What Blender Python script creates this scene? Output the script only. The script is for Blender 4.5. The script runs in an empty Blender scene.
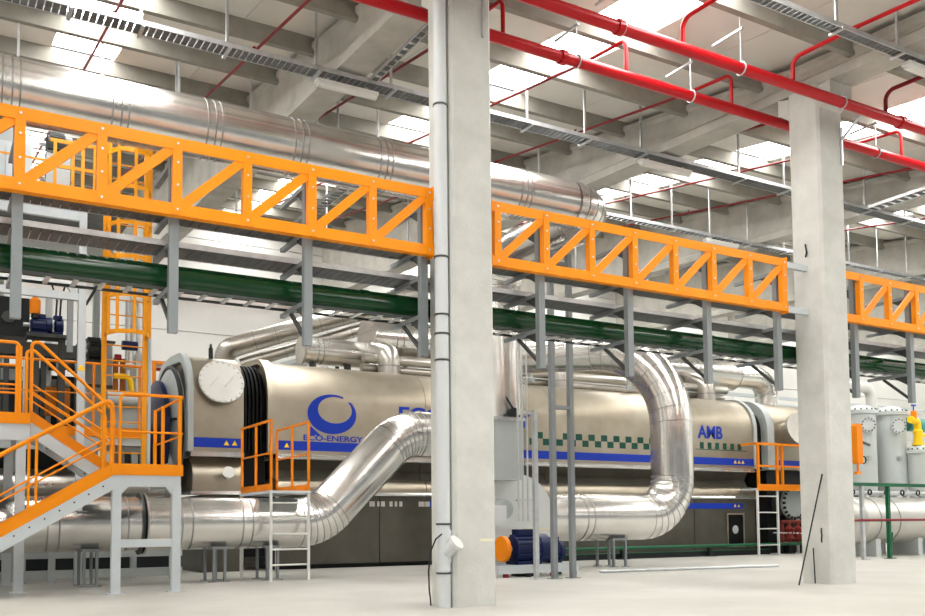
import bpy, math, random
from mathutils import Vector, Matrix
random.seed(7)
R = math.radians
scene = bpy.context.scene
col = scene.collection

# ------------------------------------------------------------------ camera
YAW, PITCH, ROLL = 30.4086, 3.4356, -0.5203
FPX, PPX, PPY = 931.41, 462.5, 469.253          # focal length and principal point in the 925x616 frame
CAM = Vector((0, 0, 1.0046))
cd = bpy.data.cameras.new('camera')
cd.sensor_width = 36.0
cd.lens = FPX / 925 * 36.0
cd.shift_y = (PPY - 308.0) / 925.0
cd.clip_end = 200
cam = bpy.data.objects.new('camera', cd)
col.objects.link(cam)
CM = Matrix.Rotation(R(-YAW), 4, 'Z') @ Matrix.Rotation(R(90 + PITCH), 4, 'X') @ Matrix.Rotation(R(ROLL), 4, 'Z')
cam.matrix_world = Matrix.Translation(CAM) @ CM
scene.camera = cam

def ray(x, y):
    return (CM.to_3x3() @ Vector(((x - PPX) / FPX, -(y - PPY) / FPX, -1)))
def PY(x, y, Y):                              # pixel -> point on the plane Y = const
    d = ray(x, y); return CAM + d * (Y / d.y)
def PXp(x, y, X):
    d = ray(x, y); return CAM + d * (X / d.x)

# ------------------------------------------------------------------ world: bright overcast daylight
w = bpy.data.worlds.new('overcast'); scene.world = w
w.use_nodes = True
w.node_tree.nodes['Background'].inputs[0].default_value = (0.97, 0.98, 1.0, 1)
w.node_tree.nodes['Background'].inputs[1].default_value = 0.22
scene.view_settings.view_transform = 'Standard'
scene.view_settings.look = 'None'
scene.view_settings.exposure = 0.42
scene.view_settings.gamma = 1.0
scene.view_settings.use_curve_mapping = False
SKYLIGHT = 13.0                                # glow of the translucent roof lights under the sky

# ------------------------------------------------------------------ materials
def mat(name, c, rough=0.6, metal=0.0, nscale=0, namt=0.0, bump=0.0, bscale=40, c2=None, rvar=0.0, stretch=None, emit=None, spec=None):
    m = bpy.data.materials.new(name); m.use_nodes = True
    nt = m.node_tree; b = nt.nodes['Principled BSDF']
    b.inputs['Base Color'].default_value = (*c, 1)
    b.inputs['Roughness'].default_value = rough
    b.inputs['Metallic'].default_value = metal
    b.inputs['Specular IOR Level'].default_value = spec if spec is not None else (0.5 if metal > 0.4 else 0.28)
    if emit:
        b.inputs['Emission Color'].default_value = (*emit[0], 1); b.inputs['Emission Strength'].default_value = emit[1]
    if nscale or bump:
        tc = nt.nodes.new('ShaderNodeTexCoord')
        mp = nt.nodes.new('ShaderNodeMapping'); nt.links.new(tc.outputs['Object'], mp.inputs[0])
        if stretch: mp.inputs['Scale'].default_value = stretch
    if nscale:
        n = nt.nodes.new('ShaderNodeTexNoise'); n.inputs['Scale'].default_value = nscale
        n.inputs['Detail'].default_value = 6; n.inputs['Roughness'].default_value = 0.6
        nt.links.new(mp.outputs[0], n.inputs['Vector'])
        rp = nt.nodes.new('ShaderNodeValToRGB')
        k = 1 - namt
        d = c2 if c2 else tuple(v * k for v in c)
        rp.color_ramp.elements[0].position = 0.32; rp.color_ramp.elements[0].color = (*d, 1)
        rp.color_ramp.elements[1].position = 0.66; rp.color_ramp.elements[1].color = (*c, 1)
        nt.links.new(n.outputs['Fac'], rp.inputs[0]); nt.links.new(rp.outputs[0], b.inputs['Base Color'])
        if rvar:
            mr = nt.nodes.new('ShaderNodeMapRange'); mr.inputs['To Min'].default_value = rough - rvar; mr.inputs['To Max'].default_value = rough + rvar
            nt.links.new(n.outputs['Fac'], mr.inputs[0]); nt.links.new(mr.outputs[0], b.inputs['Roughness'])
    if bump:
        n2 = nt.nodes.new('ShaderNodeTexNoise'); n2.inputs['Scale'].default_value = bscale; n2.inputs['Detail'].default_value = 4
        nt.links.new(mp.outputs[0], n2.inputs['Vector'])
        bp = nt.nodes.new('ShaderNodeBump'); bp.inputs['Strength'].default_value = bump; bp.inputs['Distance'].default_value = 0.02
        nt.links.new(n2.outputs['Fac'], bp.inputs['Height']); nt.links.new(bp.outputs[0], b.inputs['Normal'])
    return m

M = dict(
    floor=mat('polished_concrete', (0.55, 0.54, 0.50), 0.42, 0, 0.55, 0, 0.05, 14, c2=(0.42, 0.41, 0.37), rvar=0.1, spec=0.4),
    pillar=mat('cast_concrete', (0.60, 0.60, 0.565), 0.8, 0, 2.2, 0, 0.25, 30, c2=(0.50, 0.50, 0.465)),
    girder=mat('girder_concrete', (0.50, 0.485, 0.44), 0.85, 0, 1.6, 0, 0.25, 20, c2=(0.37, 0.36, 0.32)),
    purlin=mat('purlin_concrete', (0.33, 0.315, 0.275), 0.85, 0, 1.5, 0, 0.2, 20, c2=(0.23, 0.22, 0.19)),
    roof=mat('roof_panel', (0.74, 0.72, 0.665), 0.8, 0, 0.8, 0.1, 0.1, 12),
    skylight=mat('skylight_panel', (0.9, 0.9, 0.9), 0.6, emit=((1.0, 0.99, 0.965), SKYLIGHT)),
    wallw=mat('white_wall_panel', (0.78, 0.78, 0.75), 0.55, 0, 0.7, 0.06),
    alu=mat('aluminium_cladding', (0.76, 0.745, 0.715), 0.22, 0.97, 2.5, 0.10, 0.09, 3.5, rvar=0.06),
    alud=mat('dull_aluminium', (0.58, 0.55, 0.505), 0.30, 0.95, 3.0, 0.15, 0.14, 4, rvar=0.07),
    band=mat('clad_band', (0.34, 0.33, 0.315), 0.35, 0.9),
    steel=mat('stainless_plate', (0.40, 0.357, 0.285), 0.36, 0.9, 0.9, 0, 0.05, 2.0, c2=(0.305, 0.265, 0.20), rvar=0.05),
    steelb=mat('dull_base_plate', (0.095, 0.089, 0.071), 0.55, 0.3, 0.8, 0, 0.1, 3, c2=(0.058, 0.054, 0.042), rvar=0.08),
    galv=mat('galvanised_steel', (0.62, 0.64, 0.65), 0.42, 0.7, 6, 0.2),
    galvd=mat('galvanised_mesh', (0.17, 0.178, 0.182), 0.5, 0.4, 8, 0.35),
    grey=mat('grey_paint', (0.56, 0.60, 0.62), 0.45, 0, 3, 0.06),
    greyd=mat('post_grey_paint', (0.235, 0.255, 0.265), 0.45, 0, 3, 0.08),
    dark=mat('dark_steel', (0.014, 0.017, 0.018), 0.5, 0.1, 3, 0.25),
    dgrey=mat('machine_grey', (0.065, 0.072, 0.07), 0.5, 0.1, 2, 0.2),
    mgrey=mat('mid_grey_enamel', (0.43, 0.46, 0.455), 0.4, 0.0, 2, 0.1),
    black=mat('black_rubber_and_hatch_dark', (0.004, 0.004, 0.004), 0.6, spec=0.15),
    orange=mat('orange_paint', (0.92, 0.285, 0.0), 0.45, 0, 2, 0.07),
    cage=mat('amber_paint', (0.80, 0.31, 0.004), 0.42, 0, 3, 0.1),
    orangd=mat('safety_orange', (0.84, 0.24, 0.002), 0.42, 0, 3, 0.08),
    yellow=mat('yellow_paint', (0.95, 0.60, 0.01), 0.4),
    rust=mat('rust_brown_panel', (0.42, 0.13, 0.015), 0.6, 0, 3, 0.2),
    green=mat('green_pipe', (0.002, 0.042, 0.010), 0.2, 0, 3, 0.15, spec=0.45),
    green2=mat('green_paint', (0.006, 0.10, 0.042), 0.4),
    teal=mat('teal_paint', (0.05, 0.27, 0.25), 0.4),
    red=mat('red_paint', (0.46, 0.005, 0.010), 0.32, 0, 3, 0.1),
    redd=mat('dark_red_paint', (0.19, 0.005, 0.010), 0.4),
    valve=mat('red_valve', (0.22, 0.028, 0.018), 0.5, 0, 5, 0.25),
    blue=mat('blue_vinyl', (0.002, 0.03, 0.36), 0.45),
    blued=mat('dark_blue_enamel', (0.004, 0.012, 0.07), 0.38, 0, 3, 0.15),
    checker=mat('green_vinyl', (0.002, 0.06, 0.04), 0.45),
    vessel=mat('vessel_grey', (0.56, 0.60, 0.585), 0.38, 0, 1.5, 0.08),
    white=mat('white_paint', (0.70, 0.70, 0.665), 0.4, 0, 3, 0.06),
    tank=mat('tank_jacket', (0.58, 0.57, 0.53), 0.3, 0.6, 1.5, 0.15, 0.08, 3),
    pvc=mat('grey_pvc', (0.56, 0.58, 0.59), 0.4),
    fan=mat('fan_casing_grey', (0.66, 0.68, 0.665), 0.4, 0, 2, 0.05),
    lamp=mat('lamp_tube', (0.9, 0.9, 0.9), 0.4, emit=((1.0, 0.98, 0.9), 1.0)),
    wire=mat('black_cable', (0.015, 0.015, 0.017), 0.5),
    tape=mat('cream_tape', (0.72, 0.68, 0.50), 0.6),
)

# ------------------------------------------------------------------ mesh builder
def frame(d):
    d = Vector(d).normalized()
    u = Vector((0, 0, 1)).cross(d)
    if u.length < 1e-4: u = Vector((1, 0, 0))
    u.normalize()
    return d, u, d.cross(u).normalized()

# grid correction of a group of things: axis scale and offset from the first survey to the final one
TF = [1, 0, 1, 0, 1, 0]
def tf(sx=1, bx=0, by=0, sz=1, bz=0): TF[:] = [sx, bx, 1, by, sz, bz]
def T3(p): return Vector((p[0]*TF[0]+TF[1], p[1]*TF[2]+TF[3], p[2]*TF[4]+TF[5]))

class MB:
    def __init__(s): s.v = []; s.f = []
    def quadstrip(s, rings, closed=True, cap=True):
        n = len(rings[0]); o = len(s.v)
        for r in rings: s.v += [tuple(p) for p in r]
        for i in range(len(rings) - 1):
            for j in range(n if closed else n - 1):
                k = (j + 1) % n
                s.f.append((o + i*n + j, o + i*n + k, o + (i+1)*n + k, o + (i+1)*n + j))
        if cap:
            s.f.append(tuple(o + j for j in reversed(range(n))))
            s.f.append(tuple(o + (len(rings)-1)*n + j for j in range(n)))
        return s
    def box(s, x0, x1, y0, y1, z0, z1):
        o = len(s.v)
        s.v += [(x, y, z) for z in (z0, z1) for y in (y0, y1) for x in (x0, x1)]
        for f in ((0,2,3,1), (4,5,7,6), (0,1,5,4), (2,6,7,3), (0,4,6,2), (1,3,7,5)): s.f.append(tuple(o + i for i in f))
        return s
    def bar(s, p, q, w, h, up=(0, 0, 1)):
        p, q = Vector(p), Vector(q); d = (q - p).normalized(); u = Vector(up).cross(d)
        if u.length < 1e-4: u = Vector((1, 0, 0))
        u.normalize(); v = d.cross(u)
        r = lambda c: [c + u*(w/2)*a + v*(h/2)*b for a, b in ((-1,-1), (1,-1), (1,1), (-1,1))]
        return s.quadstrip([r(p), r(q)])
    def ring(s, c, d, r, n, ph=0):
        d, u, v = frame(d); c = Vector(c)
        return [c + (u*math.cos(ph + 2*math.pi*i/n) + v*math.sin(ph + 2*math.pi*i/n))*r for i in range(n)]
    def cyl(s, p, q, r, n=14, r2=None, cap=True):
        p, q = Vector(p), Vector(q)
        return s.quadstrip([s.ring(p, q-p, r, n), s.ring(q, q-p, r if r2 is None else r2, n)], cap=cap)
    def lathe(s, c, d, prof, n=24):
        c = Vector(c); dd = Vector(d).normalized()
        return s.quadstrip([s.ring(c + dd*t, dd, max(r, 1e-4), n) for t, r in prof])
    def tube(s, path, r, n=12, cap=True):
        P = [Vector(p) for p in path]; rings = []
        t0 = (P[1]-P[0]).normalized(); _, u, v = frame(t0)
        for i, p in enumerate(P):
            a = (P[i]-P[i-1]).normalized() if i else t0
            b = (P[i+1]-P[i]).normalized() if i < len(P)-1 else a
            t = (a + b).normalized()
            ax = t0.cross(t)
            if ax.length > 1e-6:
                q = Matrix.Rotation(t0.angle(t), 3, ax.normalized()); u = q @ u; v = q @ v
            t0 = t
            k = 1 / max(0.5, math.cos(a.angle(b)/2)) if a.length and b.length else 1
            rings.append([p + (u*math.cos(2*math.pi*j/n) + v*math.sin(2*math.pi*j/n))*r for j in range(n)])
        return s.quadstrip(rings, cap=cap)
    def torus(s, c, d, R_, r, n=24, m=8):
        d, u, v = frame(d); c = Vector(c); o = len(s.v)
        for i in range(n):
            a = 2*math.pi*i/n; e = u*math.cos(a) + v*math.sin(a)
            for j in range(m):
                b = 2*math.pi*j/m; s.v.append(tuple(c + e*(R_ + r*math.cos(b)) + d*(r*math.sin(b))))
        for i in range(n):
            for j in range(m):
                s.f.append((o+i*m+j, o+((i+1)%n)*m+j, o+((i+1)%n)*m+(j+1)%m, o+i*m+(j+1)%m))
        return s
    def profx(s, prof, x0, x1):                # closed (y,z) profile swept along X
        return s.quadstrip([[Vector((x0, y, z)) for y, z in prof], [Vector((x1, y, z)) for y, z in prof]])
    def profy(s, prof, y0, y1):                # closed (x,z) profile swept along Y
        return s.quadstrip([[Vector((x, y0, z)) for x, z in prof], [Vector((x, y1, z)) for x, z in prof]])
    def mesh(s, off, name):
        me = bpy.data.meshes.new(name)
        ox, oy, oz = off
        me.from_pydata([tuple(T3(p) - Vector(off)) for p in s.v], [], s.f)
        import bmesh
        bm = bmesh.new(); bm.from_mesh(me); bmesh.ops.recalc_face_normals(bm, faces=bm.faces); bm.to_mesh(me); bm.free()
        return me

def fillet(pts, rad, seg=6):
    P = [Vector(p) for p in pts]; out = [P[0]]; joints = []
    for i in range(1, len(P)-1):
        a = (P[i-1]-P[i]).normalized(); b = (P[i+1]-P[i]).normalized(); th = a.angle(b)
        if abs(th - math.pi) < 0.02: out.append(P[i]); continue
        r = rad[i-1] if isinstance(rad, (list, tuple)) else rad
        t = r / math.tan(th/2); c = P[i] + (a+b).normalized() * (r / math.sin(th/2))
        s0 = P[i] + a*t - c; s1 = P[i] + b*t - c; ax = s0.cross(s1).normalized(); ang = s0.angle(s1)
        for k in range(seg+1):
            out.append(c + Matrix.Rotation(ang*k/seg, 3, ax) @ s0)
            joints.append(len(out)-1)
    out.append(P[-1])
    return out, joints

def root(name, label, cat, loc=(0, 0, 0), group=None, kind=None):
    o = bpy.data.objects.new(name, None); col.objects.link(o)
    o.location = T3(loc); o.empty_display_size = 0.2
    if label: o['label'] = label
    if cat: o['category'] = cat
    if group: o['group'] = group
    if kind: o['kind'] = kind
    return o
def top(o):
    v = Vector((0, 0, 0))
    while o is not None: v += o.location; o = o.parent
    return v
def part(name, mb, m, parent, smooth=False, label=None):
    me = mb.mesh(top(parent), name)
    return place(name, me, m, parent, smooth, label)
def place(name, me, m, parent, smooth=False, label=None, loc=None):
    if m is not None and not me.materials: me.materials.append(M[m])
    if smooth:
        me.polygons.foreach_set('use_smooth', [True]*len(me.polygons)); me.set_sharp_from_angle(angle=R(38))
    o = bpy.data.objects.new(name, me); col.objects.link(o); o.parent = parent
    if loc is not None: o.location = loc
    if label: o['label'] = label
    return o
def solo(name, mb, m, label=None, cat=None, group=None, kind=None, smooth=False, loc=(0, 0, 0)):
    loc = T3(loc); me = mb.mesh(loc, name); me.materials.append(M[m])
    if smooth:
        me.polygons.foreach_set('use_smooth', [True]*len(me.polygons)); me.set_sharp_from_angle(angle=R(38))
    o = bpy.data.objects.new(name, me); col.objects.link(o); o.location = loc
    for k, v in (('label', label), ('category', cat), ('group', group), ('kind', kind)):
        if v: o[k] = v
    return o

# ------------------------------------------------------------------ the hall
BAY = 6.98; GX0 = 6.012                        # pillar axis, bay length
roofz = lambda Y: 6.94 + 0.152*Y if Y >= 10.5 else 8.536 - 0.07*(10.5-Y)               # underside of the purlins
panz = lambda Y: roofz(Y) + 0.30
girb = lambda Y: min(8.245 + 0.052*(Y-10), roofz(Y) - 0.2)
XL, XR, YB, YF = -7.95, 47.9, 32.0, -7.0

solo('floor', MB().box(XL-4, XR+1, YF-4, YB+0.5, -0.3, 0), 'floor', kind='structure', label='pale polished concrete hall floor')

ceiling = root('ceiling', 'sloping concrete roof with purlins and tapered girders', None, kind='structure')
for k in range(-2, 7):                        # tapered girders on the pillar lines
    gx = GX0 + BAY*k; rings = []
    for Y in (YF, 0.0, 8.0, 10.5, 16.0, 22.0, YB):
        b, t = girb(Y), roofz(Y) + 0.2
        rings.append([Vector((gx+a, Y, z)) for a, z in ((-0.26, b), (0.26, b), (0.26, b+0.16), (0.2, b+0.22), (0.2, t-0.14), (0.26, t-0.08), (0.26, t), (-0.26, t), (-0.26, t-0.08), (-0.2, t-0.14), (-0.2, b+0.22), (-0.26, b+0.16))])
    part('girder', MB().quadstrip(rings), 'girder', ceiling)
rows = [14.92 + 1.86*i for i in range(-12, 10)]
pm = None
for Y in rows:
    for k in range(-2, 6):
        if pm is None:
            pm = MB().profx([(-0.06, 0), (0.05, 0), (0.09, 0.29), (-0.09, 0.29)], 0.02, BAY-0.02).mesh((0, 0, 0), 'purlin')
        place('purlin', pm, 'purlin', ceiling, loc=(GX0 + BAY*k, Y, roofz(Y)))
SX0, SX1 = 2.97, 4.08                         # roof-light strip inside a bay, widened to mimic camera flare, measured from its left pillar axis
cuts = [0.0, SX0/2, SX0, SX1, (SX1 + BAY)/2, BAY]
pmesh = {}
rest = MB()
for i, Y in enumerate(rows):
    for k in range(-2, 6):
        bx = GX0 + BAY*k
        for c in (0, 1, 3, 4):
            if k in (-1, 0, 1) and Y > 6.5:
                key = (c, round(panz(Y+1.86)-panz(Y), 3)); dz_ = key[1]
                if key not in pmesh:
                    L = cuts[c+1] - cuts[c]
                    m_ = MB(); m_.quadstrip([[Vector((x, 0, 0)), Vector((x, 1.86, dz_)), Vector((x, 1.86, dz_+0.1)), Vector((x, 0, 0.1))] for x in (0.008, L-0.008)])
                    pmesh[key] = m_.mesh((0, 0, 0), 'roof_panel')
                place('roof_panel', pmesh[key], 'roof', ceiling, loc=(bx + cuts[c], Y, panz(Y)))
            else:
                rest.quadstrip([[Vector((x, Y, panz(Y))), Vector((x, Y+1.86, panz(Y+1.86))), Vector((x, Y+1.86, panz(Y+1.86)+0.1)), Vector((x, Y, panz(Y)+0.1))] for x in (bx+cuts[c]+0.008, bx+cuts[c+1]-0.008)])
o = part('roof_panel_field', rest, 'roof', ceiling); o['kind'] = 'stuff'
sm = {}
for n_, k in enumerate(range(-2, 6)):
    wn = root('window_%d' % (n_+1), 'strip of white translucent roof lights ' + ('in the second bay left of the drainpipe pillar', 'in the bay left of the drainpipe pillar', 'in the bay between the two pillars', 'in the bay right of the right pillar', 'in the second bay right of the right pillar', 'in the third bay right of the right pillar', 'in the fourth bay right of the right pillar', 'in the last bay at far right')[n_], None, kind='structure', loc=(GX0 + BAY*k, 0, 0))
    for Y in rows:
        dz_ = round(panz(Y+1.86)-panz(Y), 3)
        if dz_ not in sm:
            m_ = MB(); m_.quadstrip([[Vector((x, 0.15, dz_*0.08)), Vector((x, 1.71, dz_*0.92)), Vector((x, 1.71, dz_*0.92+0.02)), Vector((x, 0.15, dz_*0.08+0.02))] for x in (SX0+0.01, SX1-0.01)])
            sm[dz_] = m_.mesh((0, 0, 0), 'skylight_pane')
        place('pane', sm[dz_], 'skylight', wn, loc=(0, Y, panz(Y)+0.02))

wb = root('wall_back', 'white panelled rear wall of the hall', None, kind='structure')
pw = MB().box(0.012, BAY-0.012, -0.06, 0.06, 0.012, 1.088).mesh((0, 0, 0), 'wall_panel')
part('wall_backing', MB().box(XL, XR, YB+0.06, YB+0.2, 0, panz(YB)), 'dgrey', wb)
for k in range(-2, 6):
    for r_ in range(11):
        place('panel', pw, 'wallw', wb, loc=(GX0 + BAY*k, YB, 1.1*r_))
for nm, X in (('wall_right', XR), ('wall_left', XL)):
    wr = root(nm, 'white end wall at the %s of the hall' % ('far right' if X > 0 else 'far left'), None, kind='structure')
    part('panel', MB().quadstrip([[Vector((X+e, YF+8, 0)), Vector((X+e, YB, 0)), Vector((X+e, YB, panz(YB))), Vector((X+e, YF+8, panz(YF+8)))] for e in (-0.1, 0.1)]), 'wallw', wr)

# ------------------------------------------------------------------ concrete pillars
def pillar(gx, label):
    t = root('concrete_pillar', label, 'pillar', (gx, 10.24, 0))
    a, c = 0.31, 0.045
    oct_ = [(-a+c, -a), (a-c, -a), (a, -a+c), (a, a-c), (a-c, a), (-a+c, a), (-a, a-c), (-a, -a+c)]
    part('shaft', MB().quadstrip([[Vector((gx+x, 10.24+y, z)) for x, y in oct_] for z in (0, 8.26)]), 'pillar', t)
    for s in (-1, 1):
        y0 = 10.24 + s*0.31
        part('corbel', MB().profx([(y0, 7.85), (y0 + s*0.22, 8.02), (y0 + s*0.22, girb(y0 + s*0.22)-0.005), (y0, 8.22)], gx-0.27, gx+0.27), 'pillar', t)
    return t
p1 = pillar(GX0, 'concrete pillar with grey drainpipe, left of the two')
p2 = pillar(GX0 + BAY, 'concrete pillar with dark rod leaning on it, right of the two')
pillar(GX0 - BAY, 'bare concrete pillar carrying the left end of left truss')
pillar(GX0 + 2*BAY, 'bare concrete pillar carrying the right end of right truss')
# marks on the pillars
part('tape_strip', MB().box(6.07, 6.27, 9.924, 9.931, 0.80, 0.835), 'tape', p1, label='cream tape strip')
part('wall_strut', MB().box(6.17, 6.20, 9.90, 9.929, 7.3, 8.1), 'galv', p1, label='perforated galvanised strut')
PXL = GX0 + BAY - 0.31
FR = CAM + ray(799, 586)*(-CAM.z/ray(799, 586).z)
hk = MB().tube([(PXL, 10.12, 0.90), (PXL-0.07, 10.07, 0.86), (PXL-0.08, 10.05, 0.79), (PXL-0.07, 10.07, 0.72), (PXL, 10.12, 0.68)], 0.012, 6)
part('lifting_loop', hk, 'dark', p2, smooth=True, label='dark lifting loop')
hk = MB().tube([(PXL, 10.26, 5.62), (PXL-0.06, 10.21, 5.58), (PXL-0.06, 10.19, 5.46), (PXL, 10.26, 5.41)], 0.014, 6)
part('lifting_loop', hk, 'dark', p2, smooth=True)
part('wall_strut', MB().box(13.22, 13.26, 9.90, 9.929, 6.95, 7.6), 'galv', p2)
part('strut_arm', MB().bar((13.24, 9.92, 7.38), (13.24, 9.55, 7.66), 0.03, 0.04), 'galv', p2)

dx, dy = 5.60, 10.02
dp = root('drainpipe', 'grey plastic drainpipe on left face of pillar', 'pipe', (dx, dy, 0))
part('pipe', MB().cyl((dx, dy, 0.0), (dx, dy, 8.2), 0.085, 20), 'pvc', dp, smooth=True)
for z in (0.42, 1.02, 3.05, 3.38, 3.62, 4.35, 6.3):
    part('clamp', MB().cyl((dx, dy, z-0.012), (dx, dy, z+0.012), 0.094, 20).box(dx, 5.70, dy-0.02, dy+0.02, z-0.01, z+0.01), 'dgrey', dp, smooth=True)
ins = part('inspection_tee', MB().cyl((dx, dy, 0.55), (dx, dy, 0.95), 0.098, 20).cyl((dx, dy, 0.64), (dx+0.08, dy-0.15, 0.78), 0.085, 18), 'pvc', dp, smooth=True)
part('cap', MB().cyl((dx+0.08, dy-0.15, 0.78), (dx+0.095, dy-0.178, 0.805), 0.098, 20), 'white', ins, smooth=True)
solo('earth_cable', MB().tube([(dx-0.06, dy-0.07, 0.90), (dx-0.14, dy-0.06, 0.84), (dx-0.2, dy-0.03, 0.68), (dx-0.21, dy+0.0, 0.45), (dx-0.17, dy+0.06, 0.22), (dx-0.08, dy+0.2, 0.10), (dx-0.02, dy+0.3, 0.01)], 0.010, 6), 'wire', 'thin black cable looping beside the drainpipe foot', 'cable', smooth=True)
solo('leaning_rod', MB().cyl((FR.x, FR.y, 0.012), (PXL-0.016, 10.06, 1.78), 0.012, 8), 'dark', 'thin dark rod leaning on right pillar', 'rod', smooth=True)
solo('leaning_rod', MB().cyl((PXL-0.09, 10.2, 0.012), (PXL-0.014, 10.28, 0.58), 0.010, 8), 'dark', 'short dark rod propped at foot of right pillar', 'rod', smooth=True)

# ------------------------------------------------------------------ orange lattice trusses on the pillar line
def truss(xs, label, a, b):
    """xs: x of the verticals, a / b: ends of the chords"""
    Y0 = 10.20; zt, zb = 5.20, 4.469
    t = root('lattice_truss', label, 'truss', ((a+b)/2, Y0, zb), group='orange trusses between the pillars')
    for nm, z in (('top_chord', zt), ('bottom_chord', zb)):
        part(nm, MB().box(a, b, Y0-0.05, Y0-0.03, z-0.065, z+0.065).box(a, b, Y0-0.03, Y0+0.06, (z+0.045 if z == zt else z-0.065), (z+0.065 if z == zt else z-0.045)), 'orange', t)
    vm = bm_ = None
    for x in xs:
        if vm is None:
            vm = MB().box(-0.05, 0.05, -0.055, -0.049, -0.05, zt-zb+0.05).box(-0.05, 0.05, -0.049, 0.04, 0.066, zt-zb-0.066).mesh((0, 0, 0), 'vertical')
            bm_ = MB().cyl((0, -0.068, 0), (0, -0.055, 0), 0.013, 6).mesh((0, 0, 0), 'bolt')
        v = place('vertical', vm, 'orange', t, loc=(x-(a+b)/2, 0, 0))
        for z in (0.0, 0.27, 0.52, zt-zb):
            place('bolt', bm_, 'galv', v, loc=(0, 0, z))
    ends = list(xs)
    for x0, x1 in zip(ends[:-1], ends[1:]):
        part('diagonal', MB().bar((x0+0.05, Y0-0.02, zb+0.05), (x1-0.05, Y0-0.02, zt-0.05), 0.105, 0.04, up=(0, 1, 0)), 'orange', t)
    for x in (a, b):
        for z in (zt, zb):
            part('end_plate', MB().box(min(x, x)-0.005 if x == a else x-0.005, x+0.005, Y0-0.06, Y0+0.1, z-0.09, z+0.09), 'orange', t)
            s = -1 if x == a else 1
            part('pillar_bracket', MB().box(*sorted((x, x+s*(0.58 if abs(x-12.08) < 0.01 else 0.11))), Y0+0.02, Y0+0.09, z-0.045, z+0.045), 'grey', t)
VS1 = [0.823 + 0.7805*(i-2) for i in range(1, 9)]
truss(VS1, 'orange lattice truss left of the drainpipe pillar', -0.55, 5.56)
VS2 = [6.532 + 0.7846*i for i in range(8)]
truss(VS2, 'orange lattice truss between the two concrete pillars', 6.44, 12.08)
VS3 = [13.95 + 0.775*i for i in range(8)]
truss(VS3, 'orange lattice truss right of the right pillar', 13.42, 19.54)

# hanger posts with cantilever arms behind the trusses
tf(1, 0, -0.42, 1.034, -0.099)
def hanger(x, label):
    t = root('pipe_hanger', label, 'hanger', (x, 10.72, 3.13), group='grey hanger posts below the trusses')
    part('post', MB().box(x-0.05, x+0.05, 10.70, 10.79, 3.13, 5.2), 'greyd', t)
    for z in (5.0, 4.46, 4.12, 3.64):
        part('arm', MB().box(x-0.03, x+0.03, 10.79, 11.62, z-0.03, z+0.02), 'greyd', t)
        part('gusset', MB().profx([(10.79, z-0.03), (11.08, z-0.03), (10.79, z-0.2)], x-0.015, x+0.015), 'dgrey', t)
    part('brace', MB().bar((x, 10.8, 3.22), (x, 11.3, 3.61), 0.035, 0.045), 'dgrey', t)
HP = [(0.823, 'grey hanger post leftmost, above the blue motor'), (2.384, 'grey hanger post second from the left, beside caged ladder'), (3.945, 'grey hanger post above the sloping insulated ducts'),
      (5.50, 'grey hanger post tucked behind the drainpipe'), (7.317, 'grey hanger post first right of the drainpipe pillar'), (8.886, 'grey hanger post above the bend of the riser duct'),
      (10.455, 'grey hanger post right of the riser duct bend'), (12.02, 'grey hanger post hard against left side of right pillar'), (13.95, 'grey hanger post first right of the right pillar'), (15.5, 'grey hanger post at far right above pressure vessels')]
for x, l in HP: hanger(x, l)

# cable trays and green pipe carried by the hangers
def tray(name, y0, y1, z, xa, xb, label, mats=('galv', 'galvd'), pitch=0.22, h=0.07, rods=None, group=None, along='x', rungw=0.09):
    t = root(name, label, 'cable tray', (xa if along == 'x' else y0, y0 if along == 'x' else xa, z), group=group)
    def bx(mb, a0, a1, b0, b1, c0, c1):
        return mb.box(a0, a1, b0, b1, c0, c1) if along == 'x' else mb.box(b0, b1, a0, a1, c0, c1)
    for y in (y0, y1):
        part('side_rail', bx(MB(), xa, xb, y-0.008, y+0.008, z, z+h), mats[0], t)
    rg = MB(); x = xa + 0.1
    while x < xb:
        bx(rg, x, x+rungw, y0+0.008, y1-0.008, z+0.004, z+0.02); x += pitch
    o = part('rungs', rg, mats[1], t); o['kind'] = 'stuff'
    if rods:
        for x, zt in rods:
            yc = (y0+y1)/2
            p = (x, yc) if along == 'x' else (yc, x)
            part('hanger_rod', MB().box(p[0]-0.02, p[0]+0.02, p[1]-0.015, p[1]+0.015, z+0.02, zt), 'galv', t)
            part('bracket', bx(MB(), x-0.025, x+0.025, y0-0.04, y1+0.04, z-0.035, z-0.002), 'galv', t)
    return t
XT0, XT1 = -1.2, 22.0
tray('cable_tray', 11.02, 11.36, 4.482, XT0, XT1, 'perforated cable tray just below the orange truss', pitch=0.1, rungw=0.088)
tray('cable_tray', 11.02, 11.5, 4.142, XT0, XT1, 'perforated cable tray right above the green pipe', pitch=0.1, rungw=0.088, h=0.06)
tray('ladder_tray', 11.06, 11.44, 3.662, XT0, XT1, 'ladder tray directly under the green pipe', pitch=0.28, rungw=0.05, mats=('dgrey', 'galv'), h=0.03)
for k, (yy, zz, rr, lb) in enumerate(((11.10, 4.525, 0.02, 'front black cable lying in tray just below the truss'), (11.22, 4.53, 0.022, 'middle black cable lying in tray just below the truss'), (11.3, 4.52, 0.016, 'thin rear black cable lying in tray just below truss'), (11.22, 4.18, 0.02, 'black cable lying in the tray above the green pipe'))):
    pts = [(XT0 + 0.2 + i*0.8, yy + random.uniform(-0.015, 0.015), zz) for i in range(28)]
    solo('power_cable', MB().tube(pts, rr, 6), 'wire', lb, 'cable', group='cables in the trays', smooth=True)
gp = root('green_pipe', 'glossy dark green pipe carried under the orange trusses', 'pipe', (8.5, 11.25, 3.8))
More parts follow.
